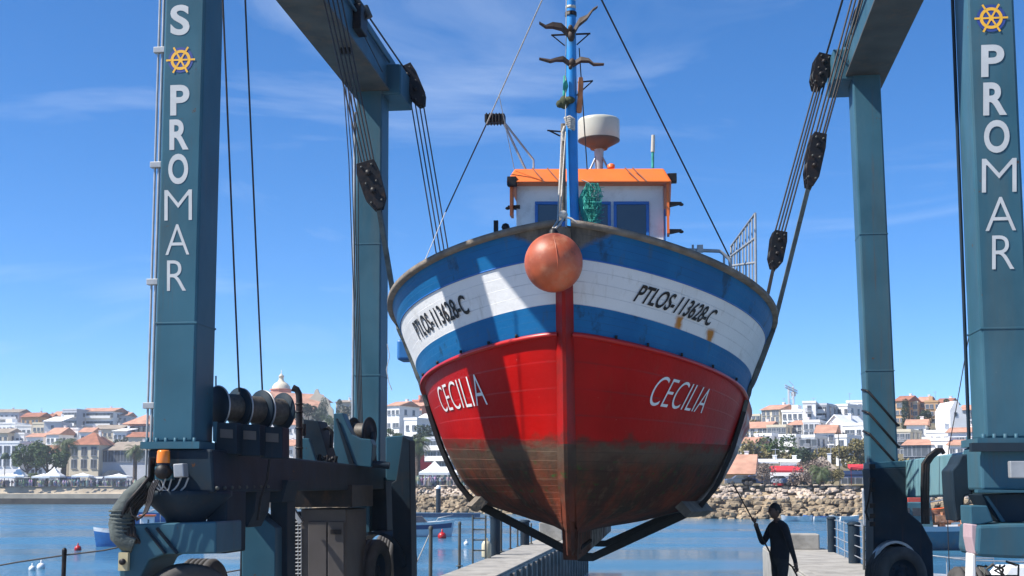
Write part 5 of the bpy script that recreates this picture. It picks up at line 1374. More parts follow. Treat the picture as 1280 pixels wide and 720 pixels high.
# church hill
ch=thing('church','church with a long orange roof and white domed lantern tower on the hill','church',V((px_x(365,430),430,20)),None); OFF[ch.name]=V((px_x(365,430),430,20))
Yc=430
q=MB(); X0,X1=px_x(326,Yc),px_x(404,Yc); zt=zp(500,Yc); q.bx(X0,X1,Yc,Yc+14,14,zt); q.prism([(px_x(318,Yc),Yc-6,14),(px_x(364,Yc),Yc-6,14),(px_x(364,Yc),Yc-6,zp(516,Yc)),(px_x(345,Yc),Yc-6,zp(507,Yc)),(px_x(322,Yc),Yc-6,zp(497,Yc)),(px_x(318,Yc),Yc-6,zp(500,Yc))],(0,5.9,0)); q.build('wall',M['hw1'],ch)
q=MB(); zr_=zp(488,Yc); q.prism([(px_x(330,Yc),Yc-7,zp(495,Yc)),(px_x(326,Yc),Yc-6.9,zp(491,Yc)),(px_x(370,Yc),Yc-6.9,zp(517,Yc)),(px_x(368,Yc),Yc-7,zp(520,Yc))],(0,7,0))
q.add([(X0-1,Yc-1,zt),(X1+1,Yc-1,zt),(X1-2,Yc+7,zp(491,Yc)),(X0+1,Yc+7,zr_),(X1+1,Yc+15,zt),(X0-1,Yc+15,zt)],[(0,1,2,3),(3,2,4,5),(0,3,5),(1,4,2)])
q.add([(px_x(332,Yc),Yc-3,zp(490,Yc)),(px_x(370,Yc),Yc-7.5,zp(517,Yc)),(px_x(398,Yc),Yc-6,zp(512,Yc)),(px_x(402,Yc),Yc+2,zp(493,Yc))],[(0,1,2,3)])
q.build('roof',M['tile'],ch)
q=MB(); c=V((px_x(349,436),436,zp(494,436))); q.lathe([(3.4,-3),(3.4,1.6),(3.8,1.7),(3.8,2.0),(3.0,2.1)],c,n=8,smooth=False); q.build('drum',M['hw5'],ch)
q=MB(); q.lathe([(3.1,2.0),(2.9,2.9),(2.2,3.8),(1.3,4.4),(1.1,4.5),(1.1,4.8),(.8,4.9),(.8,6.0),(1.0,6.1),(.7,6.6),(.25,7.1),(.1,7.3),(.1,8.3),(0,8.3)],c,n=16); q.build('dome',M['hw2'],ch)
q=MB(); q.prism([(px_x(x,Yc-2),Yc-2,zp(y,Yc-2)) for x,y in ((380,520),(384,499),(390,493),(392,487),(395,486),(397,491),(403,496),(408,499),(411,507),(415,512),(416,530),(380,530))],(0,1.5,0)); q.build('facade',M['hw2'],ch)
h(352,370,531,400,'white house with an orange roof seen between the winch drums and the exhaust pipe','hw1','gable',2.6,3,3,9,0)
h(340,366,557,360,'white house with orange roof low behind the winch drums','hw1','gable',1.8,2,4,9,0)
h(418,436,503,440,'cream house on the hill between the dark trees and the left rear hoist leg','hw2','lean',1.4,3,3,9,0,'tileg')
h(375,415,528,410,'white house hidden below the trees behind the engine','hw1','flat',0,3,5,9,0)
h(398,440,556,360,'pale house behind the winch bracket','hw1','flat',0,2,5,9,0)
# right of left machinery
h(481,500,507,330,'white house with orange roof touching the left rear hoist leg','hw1','gable',1.3,3,3,9,0)
h(500,530,508,350,'long house with salmon roof terrace at the top right of the left rear hoist leg','hw5','gable',1.3,3,4,9,-5)
h(514,524,502,362,'small salmon tower house on top of the hill left of the boat','hw5','flat',0,2,2,5,0)
h(503,522,525,300,'plain white house above the palm left of the boat','hw1','flat',0,3,2,9,0)
h(520,552,523,310,'white house with low gable between palm and red hull','hw1','gable',1.4,3,4,9,8,'hw1')
h(527,570,549,262,'grey-white three-storey block with tall windows left of the boat','hw3','flat',0,4,5,10,0,wf=(1.2,1.6),balc=True,cat='apartment block')
h(511,521,581,248,'small red-walled kiosk behind the palm left of the boat','redaw','flat',0,1,2,5,0,name='kiosk',cat='kiosk',group='low shops on the shore')
h(480,511,560,270,'white house hidden behind the hoist machinery left of the palm','hw1','flat',0,3,4,9,0)
# right town (clear of the boat to the right rear leg)
h(941,952,520,345,'small distant house at the left end of the right skyline','hw2','gable',1.2,3,2,9,0)
h(952,978,512,322,'tall cream house with a salmon roof, leftmost big one on the right skyline','hw2','gable',1.4,4,4,9,-12)
h(979,1006,515,318,'low white house under the tower crane','hw1','flat',0,3,4,9,0)
h(1006,1022,504,300,'tallest blank white block on the right skyline','hw1','flat',0,4,1,10,14)
h(1021,1036,507,306,'grey shaded house with many windows, right of the tall blank block','hw3','flat',0,5,3,9,0,balc=True)  # grey render paints in the shade on this side
h(1034,1063,508,312,'long white house with four square windows on the right skyline','hw1','gable',1.8,3,4,9,-8,'tileg')
h(1061,1088,503,322,'white house with roof terrace touching the right rear hoist leg','hw1','flat',0,4,4,9,0,balc=True)
h(930,962,535,290,'wide house with a salmon roof at the left of the right town','hw1','gable',1.6,2,4,9,0)
h(960,984,534,280,'cream three-storey block in the middle of the left part of right town','hw2','flat',0,3,4,9,5)
h(944,966,545,262,'white terrace house above the shrubs at the left of the right town','hw1','flat',0,2,4,8,0)
h(985,1005,531,285,'white house with a small orange roof right of the cream three-storey block','hw1','gable',1.2,3,3,9,-10)
h(975,996,546,258,'white flat house with dark veranda above the green shrubs','hw1','flat',0,2,3,9,0,balc=True)
h(1006,1026,528,276,'white house with dark windows and striped shadow below the tall blank block','hw1','flat',0,3,3,9,6)
h(1004,1020,547,252,'small white cubic house with a wide dark window above the dry scrub','hw1','flat',0,2,2,8,0,wf=(2.0,1.2))
h(1022,1044,541,260,'house with an orange pitched roof in the middle of the right town','hw1','gable',1.8,2,3,9,10)
h(1036,1056,529,270,'bright white house above the autumn-coloured tree','hw1','front',1.6,3,2,9,-14,'hw1')
h(1046,1060,547,225,'tall narrow blank white house left of the autumn-coloured tree','hw1','flat',0,3,1,9,0)
h(1055,1088,532,262,'white house behind the crown of the autumn-coloured tree','hw1','gable',1.4,2,4,9,0)
h(885,920,550,262,'white house just right of the raised hull','hw1','gable',1.4,2,4,9,0)
h(918,944,554,250,'white house with salmon roof beside the hull above the pale scrub','hw1','gable',1.3,2,3,9,0)
# front row on the right shore
h(905,941,592,200,'low house with a big orange gable roof beside the raised hull','hw4','gable',3.0,1,4,10,0,'tile',group='front row on the right shore')
h(942,978,579,206,'ochre-walled upper house behind the long white shop front','hw2','lean',.8,1,3,6,0,'hw3',group='front row on the right shore',wf=(1.2,.9))
h(976,998,577,204,'small bright white house with one tall dark window on the right shore','hw1','lean',.5,1,2,7,0,'hw1',group='front row on the right shore',wf=(1.0,1.9))
h(940,1003,595,199,'long low white shop front with a flat white canopy','hw1','flat',0,1,8,5,0,group='front row on the right shore',wf=(2.0,1.6))
h(1004,1051,594,201,'low house with a wide brown thatched-looking hipped roof','hw2','hip',2.9,1,5,9,0,'tileg',group='front row on the right shore')
h(1056,1092,593,196,'dark blue shop building left of the right rear hoist leg','shopblue','flat',0,1,4,6,0,group='front row on the right shore',wf=(1.8,1.6),cat='shop')
q=MB(); c=V((px_x(982,194),194,2.33)); q.prism([c+V((-2.4,0,2.9)),c+V((-2.4,-1.8,2.2)),c+V((-2.4,-1.8,1.9)),c+V((-2.4,0,2.6))],(4.8,0,0)); 
for dx in (-2.2,2.2): q.tube([c+V((dx,-1.7,0)),c+V((dx,-1.7,2)) ],.05,5)
q.bx(c.x-2.2,c.x+2.2,193.5,194,2.33,3.3); tag(q.build('awning',M['redaw']),'red awning over the doorway of the long low shop front','awning')
q=MB(); c=V((px_x(1076,192),192,2.33)); q.prism([c+V((-1.8,0,3.1)),c+V((-1.8,-1.5,2.6)),c+V((-1.8,-1.5,2.3)),c+V((-1.8,0,2.6))],(4.2,0,0))
for dx in (-1.7,2.2): q.tube([c+V((dx,-1.4,0)),c+V((dx,-1.4,2.4)) ],.05,5)
tag(q.build('awning',M['redaw']),'small red awning in front of the dark blue shop','awning')
# right of rear leg
for i,(a,b_,yt,Y,lab,wl_,rf_) in enumerate([
 (1122,1138,508,350,'ochre house with brown roof at the top left of the cypress trees','hw4','tileb'),
 (1138,1150,511,352,'small cream house between skyline cypress and ochre houses','hw2','tile'),
 (1150,1164,509,356,'orange-roofed house above the round dark tree','hw4','tile'),
 (1160,1176,510,348,'ochre house on the skyline with two chimneys left of the tall cypress','hw4','tile'),
 (1174,1190,511,354,'brown-roofed house on the skyline right behind the tall cypress','hw4','tileb')]):
    h(a,b_,yt-7,Y,lab,wl_,'gable',1.6,3,3,9,(-8,6,0,10,-5)[i],rf_)
h(1136,1159,531,262,'white house with orange roof and two small windows beside the right rear hoist leg','hw1','gable',1.3,2,2,8,8)
h(1132,1166,556,228,'white house with orange-roofed veranda just above the right side beam','hw1','gable',1.1,2,4,9,0,wf=(1.2,1.7))
h(1120,1140,540,250,'cream house half hidden behind the right rear hoist leg','hw2','gable',1.2,3,3,9,0)
h(1160,1190,541,245,'white house with a dark carport left of the stepped gable','hw1','gable',1.2,2,3,8,-6)
h(1166,1188,551,226,'plain white blank house in the middle of the gap between right hoist legs','hw1','flat',0,2,1,8,0)
h(1188,1222,540,236,'wide white house with long orange roof touching the right front hoist leg','hw1','gable',1.0,2,5,8,0)
h(1188,1216,556,222,'low white house with an orange roof above the right side beam near the front leg','hw1','gable',1.0,2,3,8,0)
h(1205,1236,512,300,'grey house with red roof behind the stepped white gable','hw3','gable',1.4,3,4,9,0)
st=thing('stepped_gable_house','tall white house with a stepped gable between the right hoist legs','house',V((px_x(1203,256),256,8)),'houses of the hillside town'); OFF[st.name]=V((px_x(1203,256),256,8)); q=MB()
q.prism([(px_x(x,256),256,zp(y,256)) for x,y in ((1190,575),(1191,512),(1195,505),(1197,501),(1202,501),(1203,508),(1206,510),(1207,517),(1211,518),(1212,527),(1217,528),(1217,575))],(0,9,0)); q.build('wall',M['hw1'],st)
q=MB(); q.box((px_x(1198,256),255.97,zp(518,256)),(.3,0,0),(0,.05,0),(0,0,.4)); q.build('window',M['winglass'],st)
h(1240,1275,548,232,'white house behind the right front hoist leg','hw1','gable',1.4,3,4,9,0)
# terraces of greenery
bush(px_x(948,236),zp(580,236),236,7,4.5,'pale green scrub on the slope right of the raised hull','leafo',31)
bush(px_x(975,238),zp(575,238),238,7,4.5,'grey-green bushes on the slope above the long low shop front','leaf',32)
bush(px_x(1003,226),zp(590,226),226,6,4.2,'dark green bushes left of the dry bank in the right town','leafd',33)
bush(px_x(1034,230),zp(583,230),230,7,3.4,'olive scrub on the dry bank under the orange-roofed houses','leafo',34)
bush(px_x(1012,186),2.33,186,5.5,4.2,'bare reddish-brown shrub in front of the thatched-looking roof','leafb',35)
bush(px_x(962,181),2.33,181,3.6,3.2,'round grey-brown shrub on the shore left of the parked cars','leafb',36)
bush(px_x(1040,188),2.33,188,4,2.8,'low green shrub on the shore left of the dark blue shop','leafo',37)
bush(px_x(895,240),zp(590,240),240,8,4.5,'green bushes right behind the raised hull','leaf',38)
tree(px_x(1070,205),2.33,205,zp(541,205)-2.33,6.4,'big autumn-coloured tree left of the right rear hoist leg','leafo',seed=41,nl=4200,trunk=.25)
tree(px_x(1157,290),zp(545,290)-1,290,zp(506,290)-zp(545,290)+1,4.6,'round dark tree on the hill between the right hoist legs','leafd',seed=42,trunk=.15)
tree(px_x(1147,295),zp(545,295)-2,295,zp(508,295)-zp(545,295),3.6,'broad dark tree left of the round dark tree on the right hill','leafd',seed=46,trunk=.15)
tree(px_x(1135,300),zp(540,300)-2,300,zp(500,300)-zp(540,300)+2,2.2,'slim cypress left of the round dark trees on the right hill','leafd',seed=43,kind='cypress',name='cypress',trunk=.1)
tree(px_x(1188,275),zp(540,275)-2,275,zp(500,275)-zp(540,275)+2,2.0,'tall cypress right beside the stepped white gable','leafd',seed=44,kind='cypress',name='cypress',trunk=.1)
tree(px_x(1176,285),zp(540,285)-2,285,zp(520,285)-zp(540,285)+2,3.6,'low dark tree left of the tall cypress by the stepped gable','leafd',seed=45,trunk=.2)
tree(px_x(388,405),zp(545,405)-2,405,zp(501,405)-zp(545,405)+2,8,'green tree on the church hill right of the exhaust pipe','leafd',seed=51,trunk=.2,nl=3600)
tree(px_x(403,402),zp(545,402)-2,402,zp(499,402)-zp(545,402)+2,3.4,'cypress on the church hill beside the green tree','leafd',seed=52,kind='cypress',name='cypress',trunk=.1)
tree(px_x(409,398),zp(545,398)-2,398,zp(515,398)-zp(545,398)+2,6,'small green tree on the church hill right of the cypress','leaf',seed=53,trunk=.2)
tree(px_x(428,425),zp(530,425)-2,425,zp(493,425)-zp(530,425)+2,5,'pointed dark tree on the skyline left of the left rear hoist leg','leafd',seed=54,trunk=.2)
tree(px_x(371,400),zp(540,400)-1,400,zp(506,400)-zp(540,400)+1,4,'small tree left of the exhaust pipe under the church','leaf',seed=55,trunk=.2)
tree(px_x(491,296),zp(560,296)-2,296,zp(531,296)-zp(560,296)+2,5,'green tree right of the left rear hoist leg','leaf',seed=56,trunk=.2)
tree(px_x(530,280),zp(560,280)-2,280,zp(529,280)-zp(560,280)+2,6,'dark green tree above the dry-fronded palm','leafd',seed=57,trunk=.2)
tree(px_x(150,375),zp(570,375)-1,375,zp(541,375)-zp(570,375)+1,5,'dark tree behind the building with arched windows','leafd',seed=58,trunk=.2)
# low scrub over the slopes
random.seed(99); cl=[]
for k in range(900):
    X=random.uniform(-330,330); Y=bankY(X)+random.uniform(34,300); n_=noise.noise(V((X*.03,Y*.03,4)))
    if n_<-.15: continue
    r=random.uniform(1.0,2.3)*(1+max(0,n_)); cl.append((V((X,Y,terr(X,Y)+r*.25)),r))
q=leafcloud(cl,52000,.42,5,M['leafo'],.62); q.build; tag(q.build('scrub',M['leafo'],loc=(0,250,2)),'low olive and dry scrub covering the slopes between the houses','scrub',kind='stuff')
random.seed(77)
# tower crane on skyline
tc_=thing('tower_crane','distant tower crane standing above the right town','crane',V((px_x(991,520),520,20))); Yt=520
q=MB(); zc1=zp(484,Yt); zc0=20; x=px_x(991.5,Yt); w_=.9
for dx,dy in ((-w_,-w_),(w_,-w_),(w_,w_),(-w_,w_)): q.tube([(x+dx,Yt+dy,zc0),(x+dx,Yt+dy,zc1)],.22,4)
zz_=zc0
while zz_<zc1: q.tube([(x-w_,Yt-w_,zz_),(x+w_,Yt-w_,zz_+2)],.12,4); q.tube([(x+w_,Yt-w_,zz_+2),(x-w_,Yt-w_,zz_+4)],.12,4); zz_+=4
q.build('tower',M['hw3'],tc_)
q=MB(); a=V((px_x(982,Yt),Yt-3,zp(485,Yt))); b_=V((px_x(999,Yt),Yt-1,zp(492,Yt)))
for o in (V((0,0,0)),V((0,0,1.1))): q.tube([a+o,b_+o],.2,4)
for k in range(12): p0=a.lerp(b_,k/12); p1=a.lerp(b_,(k+1)/12); q.tube([p0,p1+Z*1.1],.12,4)
q.build('jib',M['hw3'],tc_)
q=MB(); q.box((px_x(996.5,Yt),Yt+3,zp(492,Yt)),(.8,0,0),(0,.8,0),(0,0,.9)); q.build('counterweight',M['winframe'],tc_)
# ------------------------------------------------------------------ sea front furniture
def tent(px,w,label,Y=324,h=3.0,pk=1.7):
    x=px_x(px,Y); c=V((x,Y,2.33)); t=thing('market_tent',label,'tent',c,'white market tents on the shore'); q=MB()
    hw=w/2; 
    prof=[(1.0,h),(.82,h+.12*pk),(.5,h+.35*pk),(.2,h+.72*pk),(0,h+1.0*pk)]
    vs=[];fs=[]
    for s,z in prof:
        for a,b_ in ((-1,-1),(1,-1),(1,1),(-1,1)): vs.append(c+V((a*hw*s,b_*hw*s,z)))
    for i in range(len(prof)-1):
        for k in range(4): k2=(k+1)%4; fs.append((i*4+k,i*4+k2,(i+1)*4+k2,(i+1)*4+k))
    q.add(vs,fs); 
    for a,b_,c2,d in ((-1,-1,1,-1),(1,-1,1,1),(1,1,-1,1),(-1,1,-1,-1)): q.add([c+V((a*hw,b_*hw,h-.45)),c+V((c2*hw,d*hw,h-.45)),c+V((c2*hw,d*hw,h)),c+V((a*hw,b_*hw,h))],[(0,1,2,3)])
    q.build('canopy',M['canvas'],t)
    for a,b_ in ((-1,-1),(1,-1),(1,1),(-1,1)):
        q=MB(); q.tube([c+V((a*hw*.97,b_*hw*.97,0)),c+V((a*hw*.97,b_*hw*.97,h))],.05,5); q.build('tent_pole',M['galv'],t)
for px,w,lab in ((23,3.8,'pointed white tent beside the small low palm'),(10,5.2,'wide white tent at the left edge of the sea front'),(67,4.2,'pointed white tent left of the tall palm'),(54,4.4,'flatter white tent left of the pointed one by the tall palm'),(103,4.2,'white tent in front of the brown-roofed two-storey house'),(148,5.4,'white tent in front of the arched doorway')):
    tent(px,w,lab,h=2.5 if px in(10,54,148) else 2.7,pk=.7 if px in (10,54,148,103) else 2.1)
tent(543,5.0,'tall pointed white tent left of the red hull',Y=226,h=2.3,pk=2.0); tent(561,4.6,'low white tent against the raised hull',Y=226,h=2.3,pk=1.1)
def crowd(xs,Yc_,n,seed,label):
    random.seed(seed); q=MB()
    for k in range(n):
        px=random.uniform(*xs); Y=Yc_+random.uniform(-2,5); x=px_x(px,Y); hgt=random.uniform(1.5,1.85); c=V((x,Y,2.33))
        q.tube([c+V((-.1,0,0)),c+V((-.09,0,.8))],[.07,.1],5); q.tube([c+V((.1,.05,0)),c+V((.09,0,.8))],[.07,.1],5)
        q.tube([c+V((0,0,.75)),c+V((0,0,hgt*.6)),c+V((0,0,hgt*.82)),c+V((0,0,hgt*.86))],[.16,.17,.21,.08],7); q.ball(c+V((0,0,hgt-.12)),.12,7)
        for s in (-1,1): q.tube([c+V((s*.22,0,hgt*.8)),c+V((s*.27,-.05,hgt*.62)),c+V((s*.2,-.2,hgt*.5))],[.06,.05,.04],5)
    tag(q.build('crowd',M['crowd'],loc=(px_x(sum(xs)/2,Yc_),Yc_,2.33)),label,'crowd',kind='stuff')
crowd((-10,185),323,190,61,'crowd of strollers among the tents on the left sea front'); crowd((512,590),221,90,62,'crowd of people on the shore left of the red hull')
# stalls
for px,w_,m_,lab in ((30,5,'hw3','grey market stall wall beside the small palm'),(120,3.2,'hw3','pale blue booth between tents in front of the white houses'),(84,4.6,'shopblue','dark kiosk at the foot of the tall palm')):
    Y=327; x=px_x(px,Y); q=MB(); q.bx(x-w_/2,x+w_/2,Y,Y+2.5,2.33,4.7); q.bx(x-w_/2-.2,x+w_/2+.2,Y-.5,Y+2.6,4.7,4.85); q.bx(x-w_/2+.3,x+w_/2-.3,Y-.25,Y,3.2,3.35); q.prism([(x-w_/2-.2,Y-.5,4.7),(x-w_/2-.2,Y-1.3,4.35),(x-w_/2-.2,Y-1.3,4.3),(x-w_/2-.2,Y-.5,4.6)],(w_+.4,0,0)); tag(q.build('market_booth',M[m_],bevel=.03),lab,'booth','booths on the sea front')
lamp=thing('street_lamp','dark street lamp with round head at the far left of the sea front','street lamp',V((px_x(5,322),322,2.33)))
q=MB(); c=V((px_x(5,322),322,2.33)); q.lathe([(.3,0),(.3,.3),(.15,.4),(.1,1.2),(.08,6.4)],c,n=8); q.build('post',M['black'],lamp)
q=MB(); q.ball(c+Z*7.4,.9,12); q.ball(c+Z*7.0+V((-.8,0,0)),.45,8); q.ball(c+Z*7.0+V((.8,0,0)),.45,8); q.build('lantern',M['leafd'],lamp)
# parked cars on the right shore
def car(px,Y,col,label,flip=1):
    x=px_x(px,Y); c=V((x,Y,2.34)); t=thing('parked_car',label,'car',c,'cars parked on the right shore'); q=MB()
    side=[(-2.1,.35),(-2.15,.75),(-1.95,.95),(-1.2,1.02),(-.65,1.42),(.75,1.45),(1.45,1.02),(2.05,.9),(2.12,.45),(2.0,.33)]
    q.prism([c+V((a*flip,-.82,z)) for a,z in side],(0,1.64,0)); q.build('body',col,t,bevel=.06)
    q=MB(); q.prism([c+V((a*flip,-.835,z)) for a,z in ((-1.08,1.03),(-.6,1.36),(.7,1.39),(1.25,1.03))],(0,1.67,0)); q.build('side_windows',M['glass'],t)
    for a in (-1.3,1.3):
        for b_ in (-.78,.78): q=MB(); q.lathe([(0,-.11),(.2,-.11),(.32,-.09),(.32,.09),(.2,.11),(0,.11)],c+V((a,b_,.32)),axis=(0,1,0),n=14); q.build('wheel',M['rubber'],t)
carw=mat('car_paint_white',(.7,.7,.7),.25,0,.02); carg=mat('car_paint_grey',(.12,.14,.17),.25,.4,.02); carb=mat('car_paint_blue',(.03,.06,.14),.25,.3,.02); carr=mat('car_paint_red',(.4,.03,.03),.25,0,.02)
car(996,188,carb,'dark blue car beside the red awning'); car(1010,188,carw,'white car between the dark blue car and the bare shrub'); car(926,187,carg,'grey car under the big orange gable roof'); car(944,187,carb,'dark car left of the round grey-brown shrub',-1); car(972,190,carw,'white car half hidden by the round grey-brown shrub'); car(1003,191,carg,'grey car in the back row behind the white one')
q=MB(); c=V((px_x(1050,190),190,2.33)); q.tube([c,c+Z*7.5],[.1,.06],7); q.box(c+Z*7.5+V((.5,0,0)),V((.6,0,0)),V((0,.12,0)),Z*.06); tag(q.build('lamp_post',M['under']),'grey lamp post left of the autumn-coloured tree','lamp post')
# ------------------------------------------------------------------ boats and buoys on the water
def small_hull(c,L_,B,H,yaw,mats,t,sheer=.25,name='hull'):
    """bow towards +local x"""
    ca,sa=math.cos(yaw),math.sin(yaw); q=MB(); n=18; rows=[]
    def W(x,y,z): return c+V((x*ca-y*sa,x*sa+y*ca,z))
    for i in range(n+1):
        u=i/n; x=-L_/2+L_*u; g=1-max(0,(u-.45)/.55)**2.2; g=max(g,.01)*(.88+.12*min(1,u/.3)); zt=H*(1+sheer*max(0,(u-.4)/.6)**2); row=[]
        rake=L_*.06*max(0,(u-.6)/.4)
        for k in range(7):
            v=k/6; ww=B/2*g*(.25+.75*v**.6) if k else 0; z=-.25*H+(zt+.25*H)*v; row.append((x+rake*v-rake*.5,ww,z))
        rows.append(row)
    for s in (-1,1):
        vs=[W(x,s*w_,z) for r in rows for (x,w_,z) in r]; fs=[]; b0=len(q.v)
        q.v+=vs
        for i in range(n):
            for k in range(6): a=b0+i*7+k; q.f.append([a,a+7,a+8,a+1]); q.m.append(1 if k>=5 else 0); q.sm.append(True)
    tr=[W(x,w_,z) for x,w_,z in rows[0]]+[W(x,-w_,z) for x,w_,z in reversed(rows[0])]; q.add(tr,[tuple(range(len(tr)))],0,False)
    # deck a little below the rim
    for i in range(n):
        a=rows[i][6];b_=rows[i+1][6]; q.add([W(a[0],a[1]*.93,a[2]-.12*H),W(b_[0],b_[1]*.93,b_[2]-.12*H),W(b_[0],-b_[1]*.93,b_[2]-.12*H),W(a[0],-a[1]*.93,a[2]-.12*H)],[(0,1,2,3)],1,False)
    q.build(name,mats,t,weld=True); return W
# blue fishing boat behind the hose bundle
Yb=G(160,683,WZ).y; c=V((P(163,683,Yb).x,Yb,WZ))
t=thing('small_fishing_boat','small blue fishing boat with a white wheelhouse beyond the hose bundle on the left','boat',c)
W=small_hull(c,4.6,1.7,1.05,R(192),[M['blue'],M['white']],t)
q=MB(); q.hex([W(-.6,-.5,.85),W(-.6,.5,.85),W(-1.5,.5,.85),W(-1.5,-.5,.85),W(-.6,-.45,2.0),W(-.6,.45,2.0),W(-1.5,.45,2.0),W(-1.5,-.45,2.0)]); cb_=q.build('cabin',M['white'],t,bevel=.04)
q=MB(); q.hex([W(-.5,-.6,2.0),W(-.5,.6,2.0),W(-1.6,.6,2.0),W(-1.6,-.6,2.0),W(-.5,-.6,2.1),W(-.5,.6,2.1),W(-1.6,.6,2.1),W(-1.6,-.6,2.1)]); q.build('cabin_roof',M['orange'],cb_)
q=MB(); q.hex([W(-.59,-.38,1.35),W(-.59,.38,1.35),W(-1.2,.51,1.35),W(-1.2,-.51,1.35),W(-.59,-.38,1.8),W(-.59,.38,1.8),W(-1.2,.48,1.8),W(-1.2,-.48,1.8)]); q.build('cabin_window',M['glass'],cb_)
q=MB(); q.tube([W(1.2,0,.9),W(1.2,0,1.35)],.22,8); q.build('crate',M['orange'],t)
q=MB(); q.tube([W(-1.9,0,.9),W(-1.9,0,3.4)],.03,6); q.tube([W(-1.9,0,2.6),W(.4,0,1.7)],.025,6); q.build('mast',M['galv'],t)
# larger moored boat behind with white cabin and blue cover
Yb=G(200,655,WZ).y; c=V((P(205,655,Yb).x,Yb,WZ)); t=thing('covered_boat','blue-hulled boat with a brown and white cabin moored behind the left hoist machinery','boat',c)
W=small_hull(c,8.5,2.8,1.5,R(200),[M['blue'],M['white']],t)
q=MB(); q.hex([W(.6,-.9,1.3),W(.6,.9,1.3),W(-2.2,.9,1.3),W(-2.2,-.9,1.3),W(.3,-.8,3.0),W(.3,.8,3.0),W(-2.2,.8,3.0),W(-2.2,-.8,3.0)]); cb_=q.build('cabin',M['white'],t,bevel=.05)
q=MB()
for x in (-.2,-1.0,-1.8): q.box(W(x,-.88,2.4),V((.28,0,0)),V((0,.06,0)),Z*.3)
for x in (-.2,-1.0,-1.8): q.box(W(x,.88,2.4),V((.28,0,0)),V((0,.06,0)),Z*.3)
q.build('cabin_window',M['glass'],cb_)
q=MB(); q.prism([W(1.0,-1.0,3.0),W(1.0,1.0,3.0),W(-2.6,1.0,3.15),W(-2.6,-1.0,3.15)],Z*.12); q.build('cabin_roof',M['blue'],cb_)
q=MB(); q.tube([W(-2.8,0,1.4),W(-2.8,0,6)],.06,6); q.tube([W(-2.8,0,5.5),W(2.8,0,2.2)],.05,6); q.build('boom',M['galv'],t)
# motorboat, white over a dark band
Yb=G(535,671,WZ).y; c=V((P(524,671,Yb).x,Yb,WZ)); t=thing('motor_boat','white motorboat with a dark band beside the red buoy left of the boat','boat',c)
W=small_hull(c,5.4,2.0,1.15,R(2),[M['hw3'],M['white']],t,sheer=.2)
q=MB()
for s in (-1,1):
    rows=[]
    for i in range(13):
        u=i/12*.97; x=-2.7+5.4*u; g=(1-max(0,(u-.45)/.55)**2.2)*(.88+.12*min(1,u/.3)); rk=5.4*.06*max(0,(u-.6)/.4); wv=lambda v:1.0*g*(.25+.75*v**.6)+.02
        zt=1.15*(1+.2*max(0,(u-.4)/.6)**2); zf=lambda v:-.29+(zt+.29)*v
        rows.append([W(x+rk*.62-rk*.5,s*wv(.62),zf(.62)),W(x+rk*.86-rk*.5,s*wv(.86),zf(.86))])
    for i in range(12): q.add([rows[i][0],rows[i+1][0],rows[i+1][1],rows[i][1]],[(0,1,2,3)])
q.build('dark_band',M['shopblue'],t)
q=MB(); q.hex([W(.8,-.6,1.0),W(.8,.6,1.0),W(-1.2,.7,1.0),W(-1.2,-.7,1.0),W(.2,-.5,1.65),W(.2,.5,1.65),W(-1.2,.6,1.6),W(-1.2,-.6,1.6)]); q.build('windscreen',M['glass'],t,bevel=.03)
q=MB(); q.tube([W(1.3,-.5,1.1),W(1.5,-.5,1.5),W(2.7,-.1,1.75),W(2.7,.1,1.75),W(1.5,.5,1.5),W(1.3,.5,1.1)],.02,5); q.build('bow_rail',M['galv'],t)
# pontoon along the far side
q=MB(); Yb=G(560,647,WZ).y; x0,x1=px_x(505,Yb),px_x(600,Yb); q.bx(x0,x1,Yb,Yb+2.2,WZ-.2,WZ+.5); 
for k in range(14): xx=x0+(x1-x0)*k/13; q.bx(xx-.05,xx+.05,Yb-.06,Yb,WZ+.05,WZ+.45)
q.bx(x0-.1,x1+.1,Yb-.1,Yb+2.3,WZ+.5,WZ+.6); tag(q.build('pontoon',mat('blue_grey_pontoon',(.05,.10,.17),.6,0,.2,1)),'long blue-grey floating pontoon in front of the rocks left of the boat','pontoon')
pile=thing('mooring_pile','dark mooring pile with a white cap standing in front of the rocks','pile',V((px_x(548,180),180,WZ))); q=MB(); c=V((px_x(548,180),180,WZ-.5)); q.tube([c,V((c.x,c.y,zp(610,180)))],[.34,.32],12); q.build('post',M['tealdark'],pile); q=MB(); q.lathe([(.36,0),(.36,.15),(.2,.45),(0,.5)],V((c.x,c.y,zp(611,180))),n=12); q.build('cap',M['white'],pile)
def float_(px,py,r,m,label,cat='buoy',sq=1.0,grp=None,name='mooring_buoy'):
    Y=G(px,py+2,WZ).y; c=V((P(px,612,Y).x,Y,WZ+r*.45)); q=MB(); q.ball(c,r,16,sc=(1,1,sq)); q.lathe([(.07*r/.3,0),(.05*r/.3,.2*r/.3),(0,.22*r/.3)],c+Z*r*sq*.96,n=8); tag(q.build(name,M[m]),label,cat,grp)
float_(100,686,.22,'redtrim','red buoy floating left of the small blue fishing boat'); float_(44,711,.16,'white','smaller of the two white floats on the water at the left'); float_(55,709,.2,'white','bigger white float of the pair on the water at the left')
float_(553,671,.34,'redtrim','red buoy beside the bow of the white motorboat'); float_(583,679,.17,'white','small white buoy between the motorboat and the ladder')
